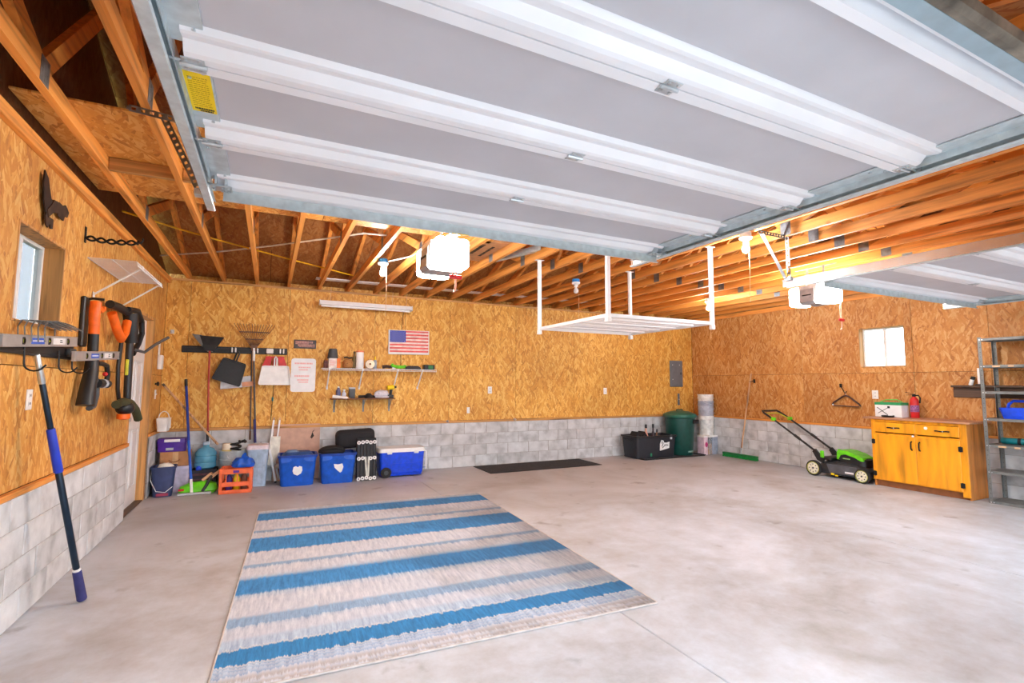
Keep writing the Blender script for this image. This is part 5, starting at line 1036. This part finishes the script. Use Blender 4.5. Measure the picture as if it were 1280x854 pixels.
bm = NB(); lathe(bm, [(.308, .715), (.318, .735), (.313, .765), (.28, .79), (.17, .83), (.05, .845), (.001, .846)], seg=32, cap=False); p = mk('lid', bm, pm('lid_green', (36, 100, 82), .35), g, True); bm = NB(); tube(bm, [(-.08, 0, .84), (-.07, 0, .862), (.07, 0, .862), (.08, 0, .84)], .012, 8); mk('lid_handle', bm, DGREEN, p, True)
bm = NB(); box(bm, (.06, -.305, .60), (.20, -.235, .68), .012, 2); mk('side_handle', bm, BLACK, g, True)
bm = NB()
for k in range(10): a = math.radians(262+k*3.4); box(bm, (.245*math.cos(a)-.006, .245*math.sin(a)-.008, .055+.002*(k % 3)), (.245*math.cos(a)+.006, .245*math.sin(a)+.004, .085+.004*(k % 2)))
mk('embossed_mark', bm, pm('pale_green', (120, 160, 150), .6), g, kind='stuff')
def pail(z, m, h, label, r=.148, bail=True):
    g = T('plastic_pail', label, 'bucket', (9.14, -.52, z)); bm = NB(); lathe(bm, [(r*.86, 0), (r*.88, .006), (r*.985, h-.09), (r*1.04, h-.085), (r*1.04, h-.06), (r*1.0, h-.055), (r*1.01, h-.01), (r*1.045, h-.008), (r*1.045, h), (r*.96, h), (r*.85, .008), (0, .008)], seg=28, cap=False); mk('pail', bm, m, g, True)
    bm = NB(); tube(bm, [(-r*1.03, 0, h-.07), (-r*.95, -r*.6, h-.15), (0, -r*1.12, h-.2), (r*.95, -r*.6, h-.15), (r*1.03, 0, h-.07)], .003, 6); mk('bail', bm, STEEL, g, True); return g
pail(.372, pm('pail_white', (228, 228, 224), .45), .38, 'white plastic pail at the bottom of the stack in the back corner')
pail(.572, pm('pail_grey', (176, 182, 196), .45), .38, 'pale grey plastic pail in the middle of the corner stack')
pail(.672, pm('pail_greyer', (158, 166, 184), .45), .37, 'bluish grey pail nested third in the corner stack', bail=False)
pail(.80, pm('pail_white', (228, 228, 224)), .37, 'white plastic pail at the top of the stack in the back corner')
def cont(x, y, z, w, d, h, m, label, fill=None, lid=WHITEP):
    g = T('clear_container', label, 'container', (x, y, z)); bm = NB(); tub(bm, (0, 0), (w*.94, d*.94), (w, d), 0, h, .02, .004); mk('jar', bm, m, g, True); bm = NB(); slab(bm, (0, 0), (w*1.03, d*1.03), h+.0005, h+.03, .02); mk('lid', bm, lid, g, True)
    if fill: bm = NB(); slab(bm, (0, 0), (w*.88, d*.88), .006, h*.62, .015); mk('contents', bm, fill, g, True)
    return g
cont(8.985, -.56, .0, .105, .2, .338, pm('pink_tub', (222, 196, 206), .3), 'clear container with pink contents left under the pail stack', None)
cont(9.095, -.57, .0, .10, .2, .338, CLEAR, 'clear container with orange contents under the pail stack', pm('apricot', (252, 178, 110), .7))
cont(9.20, -.57, .0, .095, .2, .338, pm('grey_clear', (150, 160, 176), .3), 'grey clear container second from right under the pail stack', None)
cont(9.272, -.57, .0, .065, .18, .338, pm('grey_clear', (150, 160, 176)), 'narrow grey clear container at the right under the pail stack', None)
bm = NB(); ball(bm, (-.0, -.098, .2), .04, (.9, .25, 1.2)); mk('pink_print', bm, pm('magenta', (190, 40, 110), .6), [o for o in COL.objects if o.get('label', '').startswith('clear container with pink')][0], True)
g = T('lidboard', 'white board bridging the clear containers under the pails', 'board', (9.12, -.55, .3695)); bm = NB(); box(bm, (-.19, -.11, 0), (.19, .11, .002)); mk('sheet', bm, WHITEP, g)
# push broom on the right wall
g = T('push_broom', 'green push broom with wooden handle leaning on the right wall', 'broom', (0, 0, 0))
bm = NB(); box(bm, (9.165, -1.62, .05), (9.225, -.87, .085), .008, 2); mk('head_block', bm, pm('green_block', (26, 120, 60), .5), g, True)
bm = NB(); rg = random.Random(2)
for k in range(60):
    y = -1.61+.0124*k
    for x in (9.175, 9.195, 9.215): beam(bm, (x, y, .052), (x+(x-9.195)*.6+rg.uniform(-.004, .004), y+rg.uniform(-.006, .006), .001), .007, .007, (0, 1, 0))
mk('bristles', bm, GREEN, g, kind='stuff')
bm = NB(); tube(bm, [(9.195, -1.265, .08), (9.32, -1.45, 1.58)], .0125, 10); mk('handle', bm, POLEW, g, True); bm = NB(); tube(bm, [(9.193, -1.262, .07), (9.204, -1.279, .2)], .018, 10); mk('socket', bm, STEEL, g, True)
g = T('wall_hook', 'black hook holding the push broom handle on the right wall', 'hook', (W-.001, -1.5, 1.42)); bm = NB(); tube(bm, [(0, 0, .03), (-.04, 0, .02), (-.055, .02, .0), (-.04, .07, .005)], .006, 6); mk('prong', bm, IRON, g, True); bm = NB(); box(bm, (-.004, -.02, -.02), (0, .02, .05), .001, 1); mk('plate', bm, IRON, g)
g = T('coat_hanger', 'brown wooden coat hanger hung on the right wall', 'hanger', (W-.03, -3.135, 1.06))
bm = NB(); tube(bm, [(0, .215, .0), (0, .19, .035), (0, .04, .135), (0, 0, .145), (0, -.04, .135), (0, -.19, .02), (0, -.205, -.01)], .012, 8); mk('shoulder', bm, pm('hanger_brown', (70, 40, 36), .45), g, True)
bm = NB(); tube(bm, [(0, .185, -.012), (0, -.185, -.02)], .008, 8); mk('bar', bm, pm('hanger_brown', (70, 40, 36)), g, True); bm = NB(); tube(bm, [(0, 0, .145), (0, 0, .18), (.008, .01, .2), (.012, .035, .21)], .004, 6); mk('hook', bm, STEEL, g, True); bm = NB(); lathe(bm, [(.012, -.012), (.012, .0)], (-.012, .19, -.0), 10, 'x'); mk('white_end', bm, WHITE, g)
g = T('wall_hook', 'dark hook above the coat hanger on the right wall', 'hook', (W-.001, -3.1, 1.30)); bm = NB(); tube(bm, [(0, .05, .06), (-.02, .03, .03), (-.04, -.01, -.02), (-.045, -.03, -.06), (-.02, -.045, -.03)], .007, 6); mk('prong', bm, IRON, g, True); bm = NB(); box(bm, (-.004, .03, .03), (0, .07, .09), .001, 1); mk('plate', bm, IRON, g)

# ------------------------------------------------------------------ lawn mower (nose towards the camera end)
g = T('lawn_mower', 'green and black push lawn mower by the right block wall', 'lawn mower', (9.0, -3.28, 0), 0)
# local: y- = front, x- = side facing the room
def wheel(x, y, r, sx):
    bm = NB(); lathe(bm, [(r*.72, -.026), (r*.97, -.024), (r, -.014), (r, .014), (r*.97, .024), (r*.72, .026)], (x, y, r), 28, 'x', False); w = mk('wheel', bm, BLACKR, g, True)
    bm = NB(); lathe(bm, [(r*.2, -.022), (r*.68, -.026), (r*.74, -.022), (r*.74, .022), (r*.2, .022)], (x, y, r), 28, 'x'); mk('hub', bm, pm('hub_cream', (236, 232, 210), .5), w, True)
    bm = NB(); xo = x+sx*.028; lathe(bm, [(r*.74, min(sx*.0, sx*-.004)), (r*.80, 0), (r*.80, sx*.002), (r*.74, sx*.002)], (xo, y, r), 28, 'x', False); mk('yellow_ring', bm, pm('ring_yellow', (206, 206, 90), .5), w)
    for k in range(8):
        a = k*PI/4; bm = NB(); lathe(bm, [(r*.075, -.001), (r*.075, .001)], (x+sx*.0265, y+math.cos(a)*r*.5, r+math.sin(a)*r*.5), 8, 'x'); mk('hub_hole', bm, BLACK, w)
    bm = NB(); lathe(bm, [(r*.12, -.004), (r*.12, .004)], (x+sx*.027, y, r), 10, 'x'); mk('axle_cap', bm, GREY, w)
for sx in (-1, 1):
    wheel(sx*.235, .345, .115, sx); wheel(sx*.235, -.345, .1, sx)
bm = NB(); R = frustum(bm, (0, -.02), (.44, .7), (.44, .7), 0, 1, .1); loft(bm, [R((.40, .70), .055), R((.43, .74), .075), R((.43, .74), .15), R((.36, .60), .215), R((.26, .42), .245)]); mk('deck', bm, pm('mower_black', (44, 46, 50), .4), g, True)
bm = NB(); prism(bm, [(-.30, .08), (.12, .08), (.16, .20), (-.26, .20)], 'x', -.225, -.21); mk('side_chute', bm, pm('mower_grey', (84, 86, 92), .4), g)
bm = NB(); box(bm, (-.228, -.22, .10), (-.2245, -.10, .125), .001, 1); mk('white_badge', bm, WHITE, g)
bm = NB(); box(bm, (-.228, .05, .05), (-.2245, .1, .078), .001, 1); box(bm, (-.228, .0, .04), (-.2245, .04, .06), .001, 1); mk('yellow_decal', bm, YEL, g)
bm = NB(); R = frustum(bm, (0, -.13), (.26, .40), (.26, .40), 0, 1, .08); loft(bm, [R((.28, .42), .20), R((.27, .41), .30), R((.2, .3), .335)]); mk('motor_base', bm, BLACK, g, True)
bm = NB(); prism(bm, [(-.31, .285), (-.30, .33), (-.20, .375), (-.08, .41), (.02, .415), (.055, .39), (.06, .28), (.02, .275), (.0, .345), (-.06, .36), (-.18, .33), (-.26, .29)], 'x', -.135, .135); mk('green_cowl', bm, LIME, g)
bm = NB(); prism(bm, [(-.27, .28), (-.2, .325), (-.06, .355), (.0, .34), (.03, .28)], 'x', -.139, .139); mk('cowl_vent', bm, BLACK, g)
bm = NB(); box(bm, (-.1405, -.13, .292), (-.139, -.03, .306)); mk('cowl_badge', bm, pm('badge_green', (150, 200, 120), .5), g)
for sx in (-1, 1):
    bm = NB(); prism(bm, [(.22, .20), (.30, .24), (.37, .36), (.33, .40), (.27, .33), (.20, .26)], 'x', sx*.205-.02, sx*.205+.02); mk('handle_bracket', bm, BLACK, g)
    bm = NB(); box(bm, (sx*.215-.018, .20, .28), (sx*.215+.018, .25, .385), .014, 2); mk('green_lever', bm, LIME, g, True)
    bm = NB(); tube(bm, [(sx*.205, .31, .35), (sx*.205, .62, .55)], .016, 10); mk('lower_handle', bm, BLACK, g, True)
    bm = NB(); tube(bm, [(sx*.205, .60, .535), (sx*.205, 1.02, .80)], .0145, 10); mk('upper_handle', bm, BLACK, g, True)
    bm = NB(); tube(bm, [(sx*.205, .57, .518), (sx*.205, .66, .576)], .021, 10); mk('cam_lock', bm, BLACK, g, True)
    bm = NB(); box(bm, (sx*.205-.022, .98, .775), (sx*.205+.022, 1.05, .83), .008, 2); mk('green_clip', bm, LIME, g, True)
bm = NB(); tube(bm, [(-.205, 1.02, .80), (-.205, 1.19, .895), (-.18, 1.235, .925), (.18, 1.235, .925), (.205, 1.19, .895), (.205, 1.02, .80)], .0165, 10); mk('handle_bar', bm, BLACK, g, True)
bm = NB(); tube(bm, [(-.17, 1.0, .80), (-.17, 1.16, .87), (-.14, 1.19, .885), (.14, 1.19, .885), (.17, 1.16, .87), (.17, 1.0, .80)], .008, 8); mk('bail_lever', bm, pm('bail_yellow', (190, 196, 40), .5), g, True)
bm = NB(); box(bm, (-.2, .1, .245), (.2, .26, .30), .03, 2); mk('rear_cover', bm, BLACK, g, True)

# ------------------------------------------------------------------ cabinet with things on it
CX, CY0, CY1, CH = 8.81, -4.80, -3.745, .905
g = T('base_cabinet', 'honey orange wooden base cabinet with two doors and two drawers', 'cabinet', (0, 0, 0))
bm = NB(); box(bm, (CX+.02, CY0, .0), (W-.035, CY0+.018, CH), .002, 1); mk('end_panel', bm, HONEYX, g)
bm = NB(); box(bm, (CX+.02, CY1-.018, .0), (W-.035, CY1, CH), .002, 1); mk('end_panel', bm, HONEYX, g)
bm = NB(); box(bm, (CX+.03, CY0+.018, .1), (W-.035, CY1-.018, .118)); box(bm, (W-.05, CY0+.018, .118), (W-.036, CY1-.018, CH-.004)); mk('carcass', bm, HONEYX, g)
bm = NB(); box(bm, (CX+.05, CY0+.02, .0), (CX+.068, CY1-.02, .1), .002, 1); mk('toe_kick', bm, pm('toe_wood', (150, 92, 50), .7), g)
for y0, y1, z0, z1 in ((CY0, CY0+.075, .03, CH), (CY1-.05, CY1, .085, CH), (CY0+.075, CY1-.05, CH-.035, CH), (CY0+.075, CY1-.05, .69, .72), (CY0+.075, CY1-.05, .085, .12), (-4.29, -4.255, .72, CH-.035)):
    bm = NB(); box(bm, (CX, y0, z0), (CX+.02, y1, z1), .002, 1); mk('face_frame', bm, HONEY, g)
for k, (y0, y1) in enumerate(((-4.285, -3.77), (-4.745, -4.265))):
    bm = NB(); box(bm, (CX-.018, y0+.012, .095), (CX-.001, y1-.012, .70), .004, 1); d_ = mk('door', bm, HONEY, g)
    yy = y0+.055 if k == 0 else y1-.055
    bm = NB(); tube(bm, [(CX-.018, yy, .53), (CX-.042, yy, .545), (CX-.046, yy, .585), (CX-.042, yy, .625), (CX-.018, yy, .64)], .008, 8); mk('handle', bm, IRON, d_, True)
    for z in (.17, .60):
        yh = y1-.006 if k == 0 else y0+.006
        bm = NB(); box(bm, (CX-.024, yh-.022, z-.03), (CX-.017, yh+.022, z+.03), .003, 1); lathe(bm, [(.005, -.035), (.005, .035)], (CX-.022, yh, z), 8); mk('hinge', bm, IRON, d_)
    bm = NB(); box(bm, (CX-.018, y0+.012, .735), (CX-.001, y1-.012, .865), .004, 1); w_ = mk('drawer', bm, HONEY, g)
    ym = (y0+y1)/2-(.06 if k == 1 else 0)
    bm = NB(); tube(bm, [(CX-.018, ym-.075, .80), (CX-.03, ym-.05, .802), (CX-.036, ym, .797), (CX-.03, ym+.05, .802), (CX-.018, ym+.075, .80)], .008, 8); mk('handle', bm, IRON, w_, True); bm = NB(); box(bm, (CX-.045, ym-.02, .79), (CX-.034, ym-.008, .806), .003, 1); mk('handle_rivet', bm, STEEL, w_)
    if k == 1: bm = NB(); lathe(bm, [(.02, -.004), (.02, 0)], (CX-.018, y1-.13, .825), 12, 'x'); mk('paper_dot', bm, WHITE, w_)
bm = NB(); ball(bm, (CX-.01, -4.245, .707), .014); mk('white_catch', bm, WHITE, g, True)
bm = NB(); box(bm, (CX-.03, CY0-.045, CH), (W-.005, CY1+.09, CH+.024), .003, 1); mk('worktop', bm, WORKTOP, g)
ZC = CH+.0245
g = T('appliance_box', 'white and green product box standing on the orange cabinet', 'box', (9.08, -3.87, ZC), 0); bm = NB(); box(bm, (-.09, -.17, 0), (.09, .16, .20), .003, 1); mk('carton', bm, WHITE, g)
bm = NB(); box(bm, (-.0915, -.171, .165), (.0915, .161, .2015)); mk('green_band', bm, pm('box_band', (40, 150, 90), .6), g)
bm = NB(); beam(bm, (-.0915, .13, .13), (-.0915, .0, .03), .003, .008); beam(bm, (-.0915, .12, .05), (-.0915, -.01, .13), .003, .006); box(bm, (-.0925, -.03, .12), (-.0905, .0, .15)); mk('printed_tool', bm, INK, g, kind='stuff')
bm = NB(); tube(bm, [(0, .13, .205), (0, .06, .235), (0, -.08, .24), (0, -.14, .205)], .008, 7); mk('green_strap', bm, pm('strap_green', (120, 200, 90), .5), g, True)
g = T('black_dish', 'small black dish on the cabinet in front of the white box', 'dish', (8.93, -3.90, ZC)); bm = NB(); lathe(bm, [(.05, 0), (.07, .004), (.075, .022), (.068, .024), (.055, .01), (0, .008)], seg=20, cap=False); mk('dish', bm, BLACK, g, True); bm = NB(); tube(bm, arc((0, 0, .023), .072, 0, 342, 19, 'xy'), .003, 5); mk('rim', bm, BLACK, g, True)
g = T('fire_extinguisher', 'red fire extinguisher standing behind the white box on the cabinet', 'fire extinguisher', (9.16, -4.115, ZC)); bm = NB(); lathe(bm, [(.045, 0), (.05, .008), (.05, .22), (.045, .25), (.025, .275), (.02, .285)], seg=20); mk('cylinder', bm, RED, g, True)
bm = NB(); lathe(bm, [(.018, .285), (.02, .29), (.02, .315), (.012, .32)], seg=12); mk('valve', bm, IRON, g, True); bm = NB(); beam(bm, (-.01, .01, .325), (-.03, .085, .345), .018, .006); beam(bm, (-.01, .01, .312), (-.02, .08, .305), .018, .006); mk('lever', bm, IRON, g)
bm = NB(); tube(bm, [(0, -.018, .30), (0, -.05, .305), (0, -.072, .27), (-.01, -.068, .20)], .009, 8); mk('hose', bm, IRON, g, True); bm = NB(); lathe(bm, [(.0508, .08), (.0508, .17)], seg=20, cap=False); mk('label', bm, pm('label_mix', (150, 90, 140), .6, var=.4, scale=80), g, True)
# dark wall board with small items
g = T('wall_board', 'dark wood plank shelf on the right wall behind the metal shelves', 'shelf', (W, 0, 0)); bm = NB(); box(bm, (-.09, -5.75, 1.345), (-.002, -4.49, 1.372), .003, 1); mk('ledge', bm, DARKW, g); bm = NB(); box(bm, (-.025, -5.75, 1.215), (-.002, -4.49, 1.345), .003, 1); mk('apron', bm, DARKW, g)
g = T('white_bottle', 'tilted white bottle with black cap on the dark wall plank', 'bottle', (W-.045, -4.68, 1.373), (.3, 0, 0)); bm = NB(); lathe(bm, [(.02, 0), (.022, .004), (.022, .075)], seg=14); mk('bottle', bm, WHITEP, g, True); bm = NB(); lathe(bm, [(.023, .075), (.023, .11), (.018, .113)], seg=14); mk('cap', bm, BLACK, g, True)
g = T('white_stand', 'tall white holder on a round black base on the dark plank', 'holder', (W-.05, -4.78, 1.373)); bm = NB(); lathe(bm, [(.05, 0), (.05, .008), (.04, .014)], seg=18); mk('base', bm, BLACK, g, True); bm = NB(); box(bm, (-.012, -.03, .014), (.012, .02, .215), .006, 2); mk('column', bm, WHITEP, g, True)

# ------------------------------------------------------------------ grey metal shelf unit
SHG = pm('shelf_grey', (120, 122, 120), .5, .3, .12)
SX0, SX1, SY1, SY0, SH = 8.90, 9.28, -4.93, -5.84, 1.945
g = T('metal_shelves', 'grey perforated steel shelf unit at the right edge', 'shelf unit', (0, 0, 0))
for x in (SX0, SX1-.0):
    for y in (SY0, SY1):
        sx = 1 if x == SX0 else -1; sy = 1 if y == SY0 else -1
        bm = NB()
        beam(bm, (x, y+sy*.004, .002), (x, y+sy*.004, SH), .003, .036, (0, 1, 0)) if False else box(bm, (min(x, x+sx*.0025), min(y, y+sy*.036), 0), (max(x, x+sx*.0025), max(y, y+sy*.036), SH))
        box(bm, (min(x, x+sx*.036), min(y, y+sy*.0025), 0), (max(x, x+sx*.036), max(y, y+sy*.0025), SH)); p = mk('post', bm, SHG, g)
        bm = NB()
        for k in range(34):
            z = .06+.055*k; lathe(bm, [(.0045, -.0016), (.0045, .0016)], (x+sx*.00125, y+sy*.02, z), 6, 'x'); lathe(bm, [(.0045, -.0016), (.0045, .0016)], (x+sx*.02, y+sy*.00125, z), 6, 'y')
        mk('bolt_holes', bm, BLACK, p, kind='stuff')
SHZ = (.03, .375, .68, .985, 1.30, 1.61, 1.93)
for z in SHZ:
    bm = NB(); box(bm, (SX0+.003, SY0+.003, z-.003), (SX1-.003, SY1-.003, z)); 
    box(bm, (SX0+.003, SY0+.003, z-.03), (SX0+.005, SY1-.003, z-.003)); box(bm, (SX1-.005, SY0+.003, z-.03), (SX1-.003, SY1-.003, z-.003)); box(bm, (SX0+.005, SY1-.005, z-.03), (SX1-.005, SY1-.003, z-.003)); box(bm, (SX0+.005, SY0+.003, z-.03), (SX1-.005, SY0+.005, z-.003)); p = mk('shelf_tray', bm, SHG, g)
    bm = NB()
    for y in (SY1-.02, SY1-.045, SY0+.02): lathe(bm, [(.007, -.003), (.007, 0)], (SX0-.0005, y, z-.016), 6, 'x')
    mk('bolts', bm, STEEL, p, kind='stuff')
for z in (1.61, .68):
    bm = NB(); box(bm, (SX0-.0005, SY1-.19, z-.026), (SX0+.0025, SY1-.12, z-.006)); mk('worn_sticker', bm, pm('worn_tan', (214, 176, 136), .7), g)
    bm = NB(); box(bm, (SX0-.0005, SY1-.31, z-.026), (SX0+.0025, SY1-.26, z-.006)); mk('worn_sticker', bm, pm('worn_tan', (214, 176, 136)), g)
g = T('carry_caddy', 'blue plastic carry caddy on the grey shelf unit', 'caddy', (9.08, -5.24, .9855)); bm = NB(); tub(bm, (0, 0), (.22, .32), (.27, .38), 0, .125, .04, .006); mk('tub', bm, BLUE2, g, True); bm = NB(); tube(bm, [(0, -.15, .10), (0, -.13, .17), (0, -.09, .205), (0, .09, .205), (0, .13, .17), (0, .15, .10)], .016, 8); mk('handle', bm, BLUE2, g, True); bm = NB(); box(bm, (-.11, -.006, .004), (.11, .006, .09), .002, 1); mk('divider', bm, BLUE2, g)
g = T('tool_roll', 'dark teal tool roll lying on the fifth tray of the shelves', 'tool roll', (9.16, -5.27, .6805)); bm = NB(); lathe(bm, [(.03, -.28), (.038, -.27), (.038, .27), (.03, .28)], (0, 0, .038), 14, 'y'); mk('roll', bm, TEAL, g, True)
for y in (-.12, .1):
    bm = NB(); lathe(bm, [(.039, y), (.039, y+.03)], (0, 0, .038), 14, 'y', False); mk('strap', bm, BLACKR, g)
